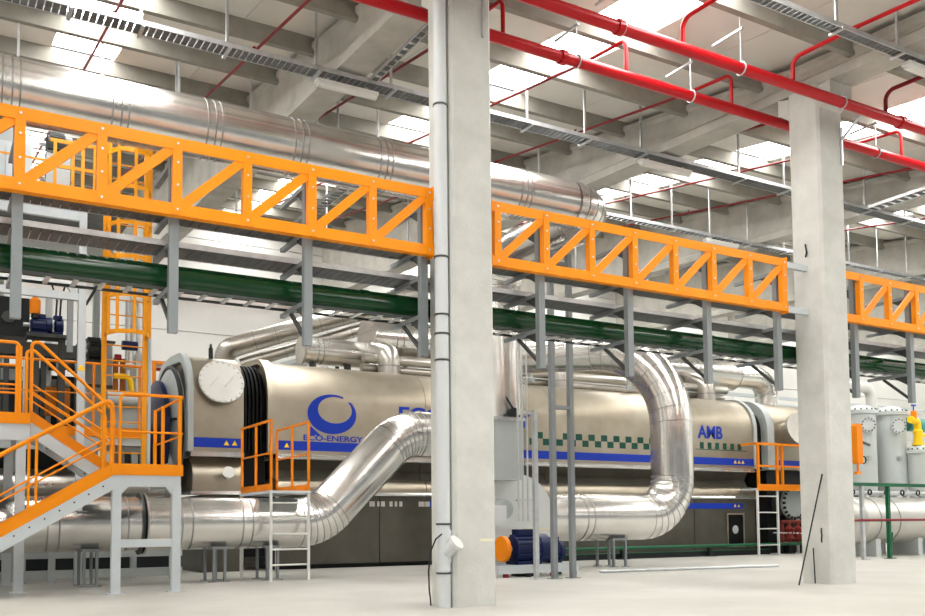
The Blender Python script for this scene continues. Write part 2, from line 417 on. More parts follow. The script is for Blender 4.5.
for xa, xb in ((XT0, 4.9), (4.9, 11.0), (11.0, XT1)):
    part('pipe_length', MB().cyl((xa, 11.25, 3.84), (xb, 11.25, 3.84), 0.148, 28), 'green', gp, smooth=True)
for x in (4.9, 11.0):
    part('coupling', MB().cyl((x-0.05, 11.25, 3.84), (x+0.05, 11.25, 3.84), 0.158, 28), 'green', gp, smooth=True)

tf()
# ------------------------------------------------------------------ insulated ducts
def duct(name, pts, r, rad, label, bandx=None, cat='duct', m='alu', n=36, seg=7, straight=1.2, triple=True, caps=True, bandm='band', group=None, endflange=False):
    path, joints = fillet(pts, rad, seg)
    t = root(name, label, cat, tuple(path[len(path)//2]), group=group)
    # one shell per run: straight runs and elbows are separate sheets of cladding
    js = set(joints)
    i = 0
    while i < len(path)-1:
        j = i + 1
        elbow = i in js and j in js
        while elbow and j+1 < len(path) and (j+1) in js and (path[j+1]-path[j]).length < 1.6*(path[i+1]-path[i]).length: j += 1
        part('elbow' if elbow else 'shell', MB().tube(path[i:j+1], r, n, cap=caps), m, t, smooth=True)
        i = j
    def ringat(p, d, e=0.008, wd=0.012):
        d = Vector(d).normalized(); part('band', MB().cyl(Vector(p)-d*wd, Vector(p)+d*wd, r+e, n), bandm, t, smooth=True)
    for k in joints:
        a = (path[k]-path[k-1]).normalized(); b = (path[min(k+1, len(path)-1)]-path[k]).normalized() if k < len(path)-1 else a
        ringat(path[k], a+b, 0.006, 0.007)
    for i in range(len(path)-1):
        if i in js and i+1 in js and (path[i+1]-path[i]).length < 0.6: continue
        L = (path[i+1]-path[i]).length; d = (path[i+1]-path[i])/L if L else None
        if L < 0.5: continue
        if bandx and i == 0:
            for X in bandx:
                for e in (-0.11, 0.0, 0.09): ringat((X+e, path[0].y, path[0].z), (1, 0, 0), 0.006, 0.009)
            continue
        k = max(1, round(L/straight))
        for q in range(1, k):
            c = path[i] + d*(L*q/k)
            for e in ((-0.09, 0.09) if triple else (0,)):
                ringat(c + d*e, d)
    return t
duct('main_duct', [(-2.0, 12.8, 6.57), (10.42, 12.8, 6.57), (10.42, 16.12, 6.57), (10.42, 16.12, 3.2)], 0.41, [0.75, 0.75], 'large silver insulated duct running high behind orange truss', straight=2.2, seg=8, bandx=[PY(x, y, 12.8).x for x, y in ((10, 90), (117, 100), (209, 125), (294, 145), (377, 160), (515, 190))])
tf(1.0269, 0.107, -0.1, 1.05)
duct('low_duct', [(-2.5, 17.6, 1.03), (6.62, 17.6, 1.03), (8.42, 17.6, 2.80), (9.9, 17.6, 2.80), (9.98, 16.3, 2.80)], 0.46, [1.0, 1.0, 0.45], 'silver duct rising from floor level to behind the left pillar', straight=1.15, seg=7)
fl = root('duct_flange', 'dark bolted flange joint on low duct behind the landing', 'flange', (3.32, 17.6, 1.03))
part('ring', MB().cyl((3.27, 17.6, 1.03), (3.30, 17.6, 1.03), 0.53, 36), 'dgrey', fl, smooth=True)
part('ring', MB().cyl((3.34, 17.6, 1.03), (3.37, 17.6, 1.03), 0.53, 36), 'alud', fl, smooth=True)
part('gasket', MB().cyl((3.30, 17.6, 1.03), (3.34, 17.6, 1.03), 0.515, 36), 'black', fl, smooth=True)
def saddle(x, y, ztop, label, half=0.10, m='greyd', yy=(-0.3, 0.3)):
    t = root('duct_saddle', label, 'support', (x, y, 0), group='small steel supports under the ducts')
    for a in yy:
        part('leg', MB().box(x-half-0.022, x-half+0.022, y+a-0.03, y+a+0.03, 0.012, ztop), m, t)
        part('leg', MB().box(x+half-0.022, x+half+0.022, y+a-0.03, y+a+0.03, 0.012, ztop), m, t)
        part('foot', MB().box(x-half-0.08, x-half+0.08, y+a-0.07, y+a+0.07, 0, 0.012), m, t)
        part('foot', MB().box(x+half-0.08, x+half+0.08, y+a-0.07, y+a+0.07, 0, 0.012), m, t)
    part('cradle', MB().box(x-half-0.04, x+half+0.04, y-0.34, y+0.34, ztop-0.05, ztop), m, t)
saddle(4.63, 17.6, 0.62, 'grey steel support under low duct right of the landing')
saddle(5.62, 17.6, 0.62, 'grey steel support under low duct behind the white ladder')
saddle(2.45, 17.6, 0.62, 'grey steel support under low duct left of the landing')
tf(1.0566, -0.186, -0.11, 1.045)
RY = 17.4
duct('riser_duct', [(10.9, RY, 1.10), (15.5, RY, 1.10), (15.5, RY, 5.22), (12.9, 20.9, 5.30), (12.6, 22.9, 5.45)], 0.51, [0.95, 1.9, 0.9], 'silver duct running from fan and bending up over machine', straight=2.0, seg=9)
saddle(13.62, RY, 0.64, 'grey support pair under the riser duct', half=0.17, m='greyd')

# header above the machine
tf(1.0668, -0.198, 0, 1.0612, -0.021)
HY = 23.0
tf()
hp = PY(366, 335, HY); HX0, HZ, HX1 = hp.x, hp.z - 0.05, PY(731, 371, HY).x
hd = root('header_duct', 'wide silver header duct lying above the machine', 'duct', (16, HY, HZ))
part('shell', MB().cyl((HX0+0.04, HY, HZ), (17.0, HY, HZ), 0.56, 40), 'alu', hd, smooth=True)
part('shell', MB().cyl((17.0, HY, HZ), (HX1, HY, HZ), 0.56, 40), 'alu', hd, smooth=True)
part('end_disc', MB().cyl((HX0, HY, HZ), (HX0+0.04, HY, HZ), 0.575, 40), 'alud', hd, smooth=True, label='flat silver end disc')
for z in (-0.15, 0.12): part('disc_seam', MB().box(HX0-0.006, HX0, HY-0.5, HY+0.5, HZ+z-0.008, HZ+z+0.008), 'band', hd)
for x in (HX0+0.7, HX0+0.9, 13.6, 13.8, 16.2, 19.6, 19.9, 22.2, 22.4, HX1-0.01):
    part('band', MB().cyl((x-0.012, HY, HZ), (x+0.012, HY, HZ), 0.568, 40), 'band', hd, smooth=True)
part('reducer', MB().lathe((HX1, HY, HZ), (1, 0, 0), [(0, 0.555), (0.12, 0.42), (0.16, 0.42)], 36), 'alud', hd, smooth=True)
te = PY(766, 385, HY)
duct('tail_duct', [(HX1+0.16, HY, HZ-0.05), (te.x, HY, HZ-0.05), (te.x, HY, 4.6)], 0.40, 0.6, 'narrower silver duct bending down at far end of header', straight=0.7, seg=6)
tf()
dc = PY(302, 350, 23.2); de = PY(362, 352, 23.2)
d2 = root('side_drum', 'small silver drum lying left of the header end', 'duct', tuple(dc))
part('shell', MB().cyl((dc.x, 23.2, dc.z), (de.x+0.1, 23.2, dc.z), 0.36, 32), 'alu', d2, smooth=True)
part('end_disc', MB().cyl((dc.x-0.05, 23.2, dc.z), (dc.x, 23.2, dc.z), 0.375, 32), 'alud', d2, smooth=True)
for x in (0.35, 0.5): part('band', MB().cyl((dc.x+x-0.01, 23.2, dc.z), (dc.x+x+0.01, 23.2, dc.z), 0.367, 32), 'band', d2, smooth=True)
for x in (0.3, 1.3): part('saddle', MB().box(dc.x+x-0.04, dc.x+x+0.04, 23.05, 23.35, 4.9, dc.z-0.33), 'dgrey', d2)
tf(1.0668, -0.198, 0, 1.0612, -0.021)
tf()
for x, l in ((PY(389, 360, 22.0).x, 'left of the drainpipe pillar'), (PY(560, 385, 22.0).x, 'behind the twin grey posts'), (PY(706, 395, 22.0).x, 'right of the riser duct')):
    t = root('header_stub', 'short silver elbow joining header to machine, ' + l, 'duct', (x, 22.0, 4.9), group='stubs between header and machine')
    part('stub', MB().cyl((x, 22.0, 4.85), (x, 22.0, 5.2), 0.3, 24), 'alud', t, smooth=True)
    part('elbow', MB().tube(fillet([(x, 22.0, 5.18), (x, 22.0, 5.5), (x, 22.7, 5.75)], 0.22)[0], 0.29, 24), 'alud', t, smooth=True)
    part('band', MB().cyl((x, 22.0, 5.17), (x, 22.0, 5.21), 0.312, 24), 'band', t, smooth=True)
tf(1.0668, -0.198, 0, 1.0612, -0.021)
for i, (y, z, r, l) in enumerate(((22.2, 5.12, 0.12, 'front'), (22.35, 4.9, 0.10, 'lower'))):
    solo('thin_duct', MB().cyl((9.6, y, z), (22.0, y, z), r, 20), 'alud', 'thin silver pipe between machine top and header, %s one' % l, 'pipe', smooth=True)
for x, l in ((14.3, 'beside the twin grey posts'), (17.7, 'behind the riser duct')):
    t = root('valve_set', 'small valve with blue handle on machine top, ' + l, 'valve', (x, 21.75, 5.0), group='valves on the machine top')
    part('body', MB().lathe((x, 21.75, 4.78), (0, 0, 1), [(0, 0.09), (0.12, 0.09), (0.14, 0.06), (0.3, 0.06), (0.32, 0.1), (0.36, 0.1)], 14), 'mgrey', t, smooth=True)
    part('handle', MB().box(x-0.02, x+0.16, 21.74, 21.76, 5.42, 5.45).cyl((x, 21.75, 5.13), (x, 21.75, 5.44), 0.02, 8), 'blue', t)

tf()
# sloping twin insulated duct behind the machine, on an inclined frame
sa, sb = PY(226, 349, 28.0), PY(425, 292, 25.6)
dv = (sb - sa).normalized()
duct('sloping_duct', [tuple(sa + Vector((-0.1, 0.3, -1.2))), tuple(sa), tuple(sb)], 0.31, 0.35, 'crinkled silver duct climbing behind machine towards the pillar', m='alud', straight=0.7, triple=False, n=24)
o2 = Vector((0.5, 0.1, -0.42))
duct('sloping_duct', [tuple(sa + o2), tuple(sb + o2)], 0.19, 0.3, 'dark thinner duct just below the crinkled sloping duct', m='alud', straight=0.7, triple=False, n=20)
t = root('inclined_frame', 'grey inclined ladder frame under the sloping ducts', 'frame', tuple(sa + Vector((0.9, 0, -0.8))))
for e in (0.75, 1.25):
    part('rail', MB().bar(sa + Vector((e, 0, -0.72)), sb + Vector((e, 0, -0.72)), 0.06, 0.13), 'grey', t)
for i in range(14):
    c = sa + (sb-sa)*((i+0.5)/14) + Vector((1.0, 0, -0.72)); part('rung', MB().box(c.x-0.25, c.x+0.25, c.y-0.025, c.y+0.025, c.z-0.025, c.z+0.025), 'grey', t)
for f in (0.12, 0.4, 0.75):
    c = sa + (sb-sa)*f + Vector((1.0, 0, -0.75)); part('post', MB().box(c.x-0.05, c.x+0.05, c.y-0.05, c.y+0.05, 0, c.z), 'dark', t)

# ------------------------------------------------------------------ the machine
tf(1.0565, -0.069, 0, 1.054)
MY = 21.0; MC = 22.6; ZT = 4.72
def arc(cy, cz, r, a0, a1, n=8): return [(cy + r*math.cos(R(a0+(a1-a0)*i/n)), cz + r*math.sin(R(a0+(a1-a0)*i/n))) for i in range(n+1)]
def upper(e=0.0):
    f = [(MY-e, 2.58)] + arc(MY+0.95, ZT-0.92, 0.95+e, 180, 98, 10)
    f += [(MC, ZT+0.06+e)]
    return f + [(2*MC-y, z) for y, z in reversed(f[:-1])]
up0 = upper()
t = mach = root('drying_machine', 'long stainless steel machine casing with blue logo and stripe', 'machine', (14.4, MC, 0))
X0, X1 = 6.95, 22.0
nsec = 4; sl = (X1-X0)/nsec
for i in range(nsec):
    part('shell_section', MB().profx(up0, X0+sl*i+0.006, X0+sl*(i+1)-0.006), 'steel', t, smooth=True)
    xa, xb = X0+sl*i+0.01, X0+sl*(i+1)-0.01
    part('ledge', MB().profx([(MY-0.05, 2.47), (MY-0.05, 2.50), (MY-0.02, 2.53), (MY-0.05, 2.55), (MY-0.05, 2.58), (MY+0.3, 2.58), (MY+0.3, 2.47)], xa, xb), 'alu', t, smooth=True)
    part('recess', MB().profx([(MY+0.28, 2.0), (MY+0.42, 2.25), (MY+0.28, 2.47), (2*MC-MY-0.3, 2.47), (2*MC-MY-0.3, 2.0)], xa, xb), 'steelb', t, smooth=True)  # darker plate colour stands in for shade in the recess
    part('shoulder', MB().profx(arc(MY+0.22, 1.80, 0.24, 180, 90, 6) + [(2*MC-MY-0.1, 2.04), (2*MC-MY-0.1, 1.74), (MY-0.02, 1.74)], xa, xb), 'steel', t, smooth=True)
    part('lower_ledge', MB().profx([(MY-0.05, 1.66), (MY-0.05, 1.70), (MY-0.02, 1.74), (MY+0.4, 1.74), (MY+0.4, 1.66)], xa, xb), 'alu', t)
nb = 6; bl = (X1-X0)/nb
for i in range(nb):
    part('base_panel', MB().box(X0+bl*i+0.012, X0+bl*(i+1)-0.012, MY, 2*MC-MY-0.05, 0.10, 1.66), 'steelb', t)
part('plinth', MB().box(X0, X1, MY+0.15, 2*MC-MY-0.2, 0, 0.10), 'dark', t)
part('stripe', MB().box(X0+0.02, X1-0.02, MY-0.006, MY+0.02, 2.67, 2.88), 'blue', t, label='blue vinyl stripe')
part('lower_stripe', MB().box(18.0, 21.5, MY-0.006, MY+0.02, 1.37, 1.53), 'blue', t)
part('lower_stripe', MB().box(12.45-1.65, 11.1, MY-0.006, MY+0.02, 1.40, 1.56), 'blue', t)
pl = MB()
for a, b in ((9.2, 9.34), (9.40, 9.46), (9.5, 9.6), (9.72, 9.8), (9.86, 9.92), (9.98, 10.06), (10.5, 10.66), (10.68, 10.8)): pl.box(a, b, MY-0.005, MY+0.02, 1.41, 1.53)
part('sticker_row', pl, 'alud', t, label='row of worn pale stickers')
# flange collar at the left end, opening towards the bellows
def collar(mb, xa, xb, e0, e1):
    a, b = upper(e0), upper(e1)
    return mb
ring_o, ring_i = upper(0.07), upper(-0.16)
def ringplate(x0, x1, outer, inner):
    mb = MB(); n = len(outer)
    for x in (x0, x1): mb.v += [(x, y, z) for y, z in outer] + [(x, y, z) for y, z in inner]
    for i in range(n-1):
        mb.f += [(i, i+1, n+i+1, n+i), (2*n+i, 3*n+i, 3*n+i+1, 2*n+i+1), (i, 2*n+i, 2*n+i+1, i+1), (n+i, n+i+1, 3*n+i+1, 3*n+i)]
    mb.f += [(0, n, 3*n, 2*n), (n-1, 3*n-1, 4*n-1, 2*n-1)]
    return mb
part('end_flange', ringplate(6.72, 6.945, ring_o, upper(-0.05)), 'steel', t, smooth=True)
part('end_flange', ringplate(21.99, 22.12, upper(0.05), upper(-0.3)), 'mgrey', t, smooth=True)
# access opening at right end of base
hatch = part('hatch_frame', MB().box(20.78, 21.5, MY-0.03, MY+0.0, 0.22, 0.27).box(20.78, 21.5, MY-0.03, MY, 1.19, 1.24).box(20.78, 20.83, MY-0.03, MY, 0.27, 1.19).box(21.45, 21.5, MY-0.03, MY, 0.27, 1.19), 'steel', t)
part('hatch_dark_plate', MB().box(20.83, 21.45, MY-0.012, MY+0.01, 0.27, 1.19), 'black', hatch, label='black plate painted as the dark hatch inside')  # flat black plate stands in for the unlit inside of the hatch
part('hatch_disc', MB().lathe((21.13, MY-0.013, 0.75), (0, -1, 0), [(0, 0.13), (0.006, 0.12)], 10), 'mgrey', hatch)  # plain grey disc on the black plate
# logo: crescent ring + lettering
lx, lz = 8.27, 3.53
cm = MB(); n = 44; A = []
for i in range(n+1):
    a = R(62 + (360-22)*i/n)
    ti = (i/n)
    A.append(((lx + 0.60*math.cos(a), lz + 0.46*math.sin(a)), (lx + 0.07 + 0.42*math.cos(a), lz + 0.10 + 0.31*math.sin(a))))
for p, q in zip(A[:-1], A[1:]):
    cm.quadstrip([[Vector((p[0][0], y, p[0][1])), Vector((q[0][0], y, q[0][1])), Vector((q[1][0], y, q[1][1])), Vector((p[1][0], y, p[1][1]))] for y in (MY-0.008, MY+0.01)])
cm.quadstrip([[Vector((lx-0.58, y, lz-0.30)), Vector((lx-0.52, y, lz-0.30)), Vector((lx-0.28, y, lz-0.50)), Vector((lx-0.58, y, lz-0.50))] for y in (MY-0.008, MY+0.01)])
part('crescent_logo', cm, 'blue', t, label='blue crescent logo')
def text(s, x, y, z, size, m, parent, sx=1.0, label=None, name='lettering', off=0.0, sp=1.0):
    c = bpy.data.curves.new(name, 'FONT'); c.body = s; c.size = size; c.extrude = 0.004; c.offset = off; c.space_character = sp
    o = bpy.data.objects.new('tmp', c); col.objects.link(o)
    me = bpy.data.meshes.new_from_object(o.evaluated_get(bpy.context.evaluated_depsgraph_get()))
    bpy.data.objects.remove(o)
    me.materials.clear(); me.materials.append(M[m])
    me.transform(Matrix.Translation(T3((x, y, z)) - top(parent)) @ Matrix.Rotation(R(90), 4, 'X') @ Matrix.Diagonal((sx, 1, 1, 1)))
    o = bpy.data.objects.new(name, me); col.objects.link(o); o.parent = parent
    if label: o['label'] = label
    return o
text('ECO-ENERGY', 7.56, MY-0.006, 2.91, 0.185, 'blue', t, 1.38, 'small blue ECO-ENERGY lettering', off=0.004)
text('ECO-ENERGY', 9.95, MY-0.006, 3.47, 0.50, 'blue', t, 1.32, 'large blue ECO-ENERGY lettering', off=0.014)
text('AMB', 19.72, MY-0.006, 3.45, 0.54, 'blue', t, 0.95, 'blue bold lettering right of the riser duct', off=0.016, sp=1.0)
ck = MB(); i = 0; x = 13.75
while x < 18.7:
    ck.box(x, x+0.21, MY-0.006, MY+0.01, 3.20 if i % 2 else 3.03, 3.37 if i % 2 else 3.20); x += 0.215; i += 1
for i in range(6): ck.box(19.78+0.31*i, 19.93+0.31*i, MY-0.006, MY+0.01, 3.13, 3.32)
ck.box(19.6, 21.7, MY-0.005, MY+0.01, 3.10, 3.12)
part('checker_band', ck, 'checker', t, label='dark green chequered band')
def tri(mb, x, y, z, s):
    return mb.quadstrip([[Vector((x-s, yy, z-s*0.8)), Vector((x+s, yy, z-s*0.8)), Vector((x, yy, z+s*0.9))] for yy in (y-0.004, y+0.004)])
for x in (7.18, 21.2, 21.36, 21.52):
    part('warning_triangle', tri(MB(), x, MY-0.008, 2.775, 0.06), 'yellow', t)
for x in (20.95+0.2, 21.3, 10.95): part('warning_triangle', tri(MB(), x, MY-0.008, 1.46, 0.045), 'yellow', t)

# bellows between machine and inlet section
bl_ = root('bellows', 'black ribbed bellows between inlet section and machine', 'bellows', (6.45, MC, 0))
part('sleeve', MB().profx([(MY+0.22, 0.3)] + upper(-0.22)[1:-1] + [(2*MC-MY-0.22, 0.3)], 6.2, 6.75), 'black', bl_, smooth=True)
for i, x in enumerate((6.28, 6.36, 6.45, 6.54, 6.63)):
    part('rib', ringplate(x-0.02, x+0.02, upper(-0.12), upper(-0.24)), 'black', bl_, smooth=True)

# inlet section with round manhole
t = inl = root('inlet_section', 'stainless inlet section with white round manhole cover', 'machine', (5.65, MC, 0))
part('shell', MB().profx(up0, 5.1, 6.2), 'steel', t, smooth=True)
part('end_flange', ringplate(4.98, 5.10, upper(0.06), upper(-0.14)), 'mgrey', t, smooth=True)
part('ledge', MB().box(5.05, 6.2, MY-0.05, MY+0.4, 2.47, 2.575), 'alu', t)
part('belly', MB().profx(arc(MY+0.30, 2.05, 0.32, 180, 90, 6)[:-1] + [(MY+0.3, 2.46), (2*MC-MY-0.3, 2.46), (2*MC-MY-0.3, 1.74), (MY-0.0, 1.74)], 5.1, 6.2), 'steel', t, smooth=True)
part('lower_ledge', MB().box(5.05, 6.2, MY-0.05, MY+0.4, 1.66, 1.73), 'alu', t)
part('base_panel', MB().box(5.3, 6.2, MY+0.0, 2*MC-MY-0.1, 0, 1.65), 'steelb', t)
part('stripe', MB().box(5.12, 6.19, MY-0.006, MY+0.02, 2.67, 2.88), 'blue', t)
for x in (5.82, 6.0): part('warning_triangle', tri(MB(), x, MY-0.008, 2.775, 0.06), 'yellow', t)
mcn = Vector((5.68, MY+0.02, 4.05)); md = Vector((0, -1, 0.30)).normalized()
mh = part('manhole_neck', MB().cyl(mcn - md*0.0 + Vector((0, 0.35, -0.1)), mcn + md*0.10, 0.43, 36), 'steel', t, smooth=True)
cv = part('manhole_cover', MB().lathe(mcn + md*0.10, md, [(0, 0.49), (0.05, 0.49), (0.055, 0.46)], 40), 'white', t, smooth=True, label='white bolted manhole cover')
for i in range(22):
    _, u, v = frame(md); a = 2*math.pi*i/22; c = mcn + md*0.155 + (u*math.cos(a)+v*math.sin(a))*0.455
    part('bolt', MB().cyl(c - md*0.01, c + md*0.025, 0.026, 6), 'white', cv)
for s in (-0.16, 0.16):
    _, u, v = frame(md); c = mcn + md*0.165 + u*s
    part('handle', MB().bar(c - v*0.12 - u*0.1, c + v*0.12 + u*0.1, 0.018, 0.018), 'fan', cv)
part('lifting_eye', MB().cyl((5.1+0.55, MC-0.9, ZT+0.0), (5.65, MC-0.9, ZT+0.22), 0.05, 10).lathe((5.65, MC-0.9, ZT+0.2), (0, 0, 1), [(0, 0.05), (0.05, 0.03), (0.12, 0.02)], 10), 'dark', t, smooth=True)
part('sampling_port', MB().cyl((5.85, MY+0.05, 2.0), (5.8, MY-0.25, 2.12), 0.045, 12).cyl((5.8, MY-0.25, 2.12), (5.795, MY-0.28, 2.13), 0.13, 20), 'white', t, smooth=True)
# round inner door and blue disc at the open left end
dz = 3.15
dr = root('end_door', 'pale round inner door in the open machine end', 'door panel', (4.8, MC, dz))
part('dish', MB().lathe((4.99, MC, dz), (-1, 0, 0), [(0, 1.42), (0.06, 1.42), (0.12, 1.32), (0.2, 1.05), (0.24, 0.6)], 40), 'mgrey', dr, smooth=True)
part('rim', MB().torus((4.92, MC, dz), (1, 0, 0), 1.42, 0.05, 40, 8), 'dark', dr, smooth=True)
part('seam', MB().box(4.76, 4.86, MC-1.25, MC-0.3, dz+0.12, dz+0.16), 'dark', dr)
part('lower_shell', MB().lathe((4.99, MC, dz-0.9), (-1, 0, 0), [(0, 0.95), (0.3, 0.9), (0.42, 0.6)], 32), 'mgrey', dr, smooth=True)
bd = root('blue_disc', 'dark blue round drive disc at the machine end', 'disc', (4.5, MC, dz))
part('disc', MB().lathe((4.74, MC+0.1, dz-0.1), (-1, 0, 0), [(0, 1.22), (0.1, 1.22), (0.22, 0.95), (0.3, 0.4)], 40), 'blued', bd, smooth=True)
part('hub', MB().cyl((4.1, MC+0.1, dz-0.1), (4.45, MC+0.1, dz-0.1), 0.26, 20), 'dgrey', bd, smooth=True)
part('shaft', MB().cyl((3.4, MC+0.1, dz-0.1), (4.1, MC+0.1, dz-0.1), 0.12, 16), 'dark', bd, smooth=True)
part('stand', MB().box(3.7, 4.3, MC-0.5, MC+0.6, 0, dz-0.36), 'mgrey', bd)

# tail end of the machine
t = root('outlet_section', 'grey outlet end of machine behind right-hand platform', 'machine', (23.6, MC, 0))
part('neck', MB().profx(upper(-0.25), 22.12, 22.6), 'black', t, smooth=True)
part('flange', ringplate(22.6, 22.9, upper(0.03), upper(-0.4)), 'mgrey', t, smooth=True)
part('shell', MB().profx(upper(-0.02), 22.9, 27.5), 'steel', t, smooth=True)
part('belly', MB().box(22.9, 27.5, MY+0.35, 2*MC-MY-0.35, 0.0, 2.57), 'dark', t)
part('stripe', MB().box(22.95, 27.4, MY+0.01, MY+0.03, 2.67, 2.88), 'blue', t)
mx = (PY(797, 428, 20.75).x + 0.069)/1.0565
part('manhole_neck', MB().cyl((mx, MY+0.2, 3.75), (mx, MY-0.25, 3.85), 0.42, 28), 'alud', t, smooth=True)
part('round_cover', MB().cyl((mx, MY-0.25, 3.85), (mx, MY-0.31, 3.863), 0.5, 28), 'alud', t, smooth=True)

# ------------------------------------------------------------------ white access platforms with orange rails
def tube_rail(mb, pts, r, rad=0.08): return mb.tube(fillet(pts, rad, 5)[0], r, 8)
def access(xa, xb, yf, yb, zd, label, zr=None, rungs=5, name='access_platform'):
    t = root(name, label, 'platform', ((xa+xb)/2, yf, 0), group='access platforms with ladders')
    for x in (xa, xb):
        part('ladder_rail', MB().box(x-0.022, x+0.022, yf-0.02, yf+0.02, 0.01, zd), 'white', t)
        part('foot', MB().box(x-0.06, x+0.06, yf-0.05, yf+0.05, 0, 0.01), 'white', t)
        part('rear_leg', MB().box(x-0.03, x+0.03, yb-0.03, yb+0.03, 0, zd), 'white', t)
    for i in range(rungs):
        z = 0.28 + (zd-0.45)*i/(rungs-1)
        part('rung', MB().cyl((xa, yf, z), (xb, yf, z), 0.016, 8), 'white', t, smooth=True)
    part('deck', MB().box(xa-0.03, xb+0.03, yf-0.03, yb+0.05, zd, zd+0.05), 'grey', t)
    h = zr or 1.15
    for x in (xa, xb):
        rl = part('side_rail', MB().box(x-0.012, x+0.012, yf-0.03, yb+0.05, zd+0.05, zd+0.17), 'orangd', t)
        ym = (yf+yb)/2
        for y in (yf, ym, yb):
            part('rail_post', MB().box(x-0.02, x+0.02, y-0.02, y+0.02, zd+0.05, zd+h), 'orangd', rl)
        part('top_rail', MB().box(x-0.02, x+0.02, yf-0.02, yb+0.02, zd+h, zd+h+0.04), 'orangd', rl)
        part('mid_rail', MB().box(x-0.012, x+0.012, yf, yb, zd+h*0.55, zd+h*0.55+0.03), 'orangd', rl)
    return t
tf(1.0252, 0.077, -0.15, 1.052)
access(5.48, 6.2, 16.9, 18.7, 1.55, 'white ladder platform with orange rails straddling the low duct', zr=1.28)
tf()
AY = 20.35; ax0, ax1, axl = PY(758, 520, AY).x, PY(812, 520, AY).x, PY(778, 520, AY).x; azd, azr = PY(775, 490, AY).z, PY(775, 444, AY).z
t = root('access_platform', 'white ladder platform with orange rails at far machine end', 'platform', (ax0, AY, 0), group='access platforms with ladders')
for x in (ax0, axl):
    part('ladder_rail', MB().box(x-0.03, x+0.03, AY-0.03, AY+0.03, 0.01, azd), 'white', t)
    part('foot', MB().box(x-0.08, x+0.08, AY-0.07, AY+0.07, 0, 0.01), 'white', t)
for i in range(4):
    z = 0.3 + (azd-0.5)*i/3; part('rung', MB().cyl((ax0, AY, z), (axl, AY, z), 0.02, 8), 'white', t, smooth=True)
part('deck', MB().box(ax0-0.04, ax1, AY-0.04, 20.95, azd, azd+0.05), 'grey', t)
part('rear_leg', MB().box(ax1-0.08, ax1, 20.85, 20.93, 0, azd), 'white', t)
rl = part('front_rail', MB().box(ax0-0.04, ax1, AY-0.06, AY-0.04, azd-0.02, azd+0.18), 'orangd', t)
for p in (758, 777, 782, 806):
    x = PY(p, 465, AY).x; part('rail_post', MB().box(x-0.035, x+0.035, AY-0.04, AY+0.03, azd+0.05, azr), 'orangd', rl)
for z, h in ((azr, 0.05), (azd + (azr-azd)*0.52, 0.04)): part('rail_bar', MB().box(ax0-0.03, ax1, AY-0.03, AY+0.03, z-h, z+h*0.5), 'orangd', rl)
part('end_rail', MB().box(ax0-0.03, ax0+0.03, AY, 20.95, azr-0.05, azr+0.02), 'orangd', t)

# ------------------------------------------------------------------ staircase on the left
tf(1.0144, 0.119, -0.1, 1.042)
t = stair = root('staircase', 'grey steel staircase with orange rails and landing', 'staircase', (2.9, 15.9, 0))
LX0, LX1, LY0, LY1, LZ = 2.44, 3.45, 15.1, 16.9, 1.78
part('landing_deck', MB().box(LX0, LX1, LY0+0.03, LY1, LZ-0.03, LZ), 'galvd', t)
part('landing_beam', MB().box(LX0, LX1, LY0, LY0+0.1, LZ-0.2, LZ-0.03), 'grey', t)
part('landing_beam', MB().box(LX1-0.1, LX1, LY0+0.1, LY1, LZ-0.2, LZ-0.03), 'grey', t)
part('kick_plate', MB().box(LX0-0.02, LX1+0.03, LY0-0.015, LY0, LZ-0.03, LZ+0.14), 'orange', t)
part('kick_plate', MB().box(LX1+0.015, LX1+0.03, LY0, LY1, LZ-0.03, LZ+0.14), 'orange', t)
for x in (LX0+0.06, LX1-0.06):
    for y in (LY0+0.06,):
        lg = part('leg', MB().box(x-0.065, x+0.065, y-0.06, y+0.06, 0.015, LZ-0.2), 'grey', t)
        part('base_plate', MB().box(x-0.13, x+0.13, y-0.12, y+0.12, 0, 0.015), 'grey', lg)
        s = 1 if x < 3 else -1
        part('haunch', MB().profy([(x+s*0.065, LZ-0.2), (x+s*0.17, LZ-0.2), (x+s*0.065, LZ-0.31)], y-0.05, y+0.05), 'grey', lg)
part('cross_beam', MB().box(LX0+0.125, LX1-0.125, LY0+0.02, LY0+0.1, 0.68, 0.80), 'grey', t)
sl_ = math.tan(R(30.5))
x1 = LX0; x0 = -0.55; zz = lambda x: LZ - 0.10 + (x - LX0)*sl_
for y, nm in ((LY0, 'stringer'), (LY0+0.85, 'stringer')):
    part(nm, MB().profy([(x0, zz(x0)-0.15), (x1, zz(x1)-0.15), (x1, zz(x1)+0.06), (x0, zz(x0)+0.06)], y, y+0.05), 'grey', t)
    part('stringer_band', MB().profy([(x0, zz(x0)+0.06), (x1, zz(x1)+0.06), (x1, zz(x1)+0.24), (x0, zz(x0)+0.24)], y-0.004, y+0.03), 'orange', t)
for i in range(9):
    x = LX0 - 0.16 - 0.33*i; z = LZ - 0.194*(i+1)
    if z > 0.05: part('tread', MB().box(x-0.15, x+0.15, LY0+0.05, LY0+0.85, z-0.035, z), 'galvd', t)
for i in range(12):
    x = LX0 - 0.14 - 0.2*i
    part('bolt', MB().cyl((x, LY0-0.008, zz(x)-0.02), (x, LY0, zz(x)-0.02), 0.014, 6), 'dark', t)
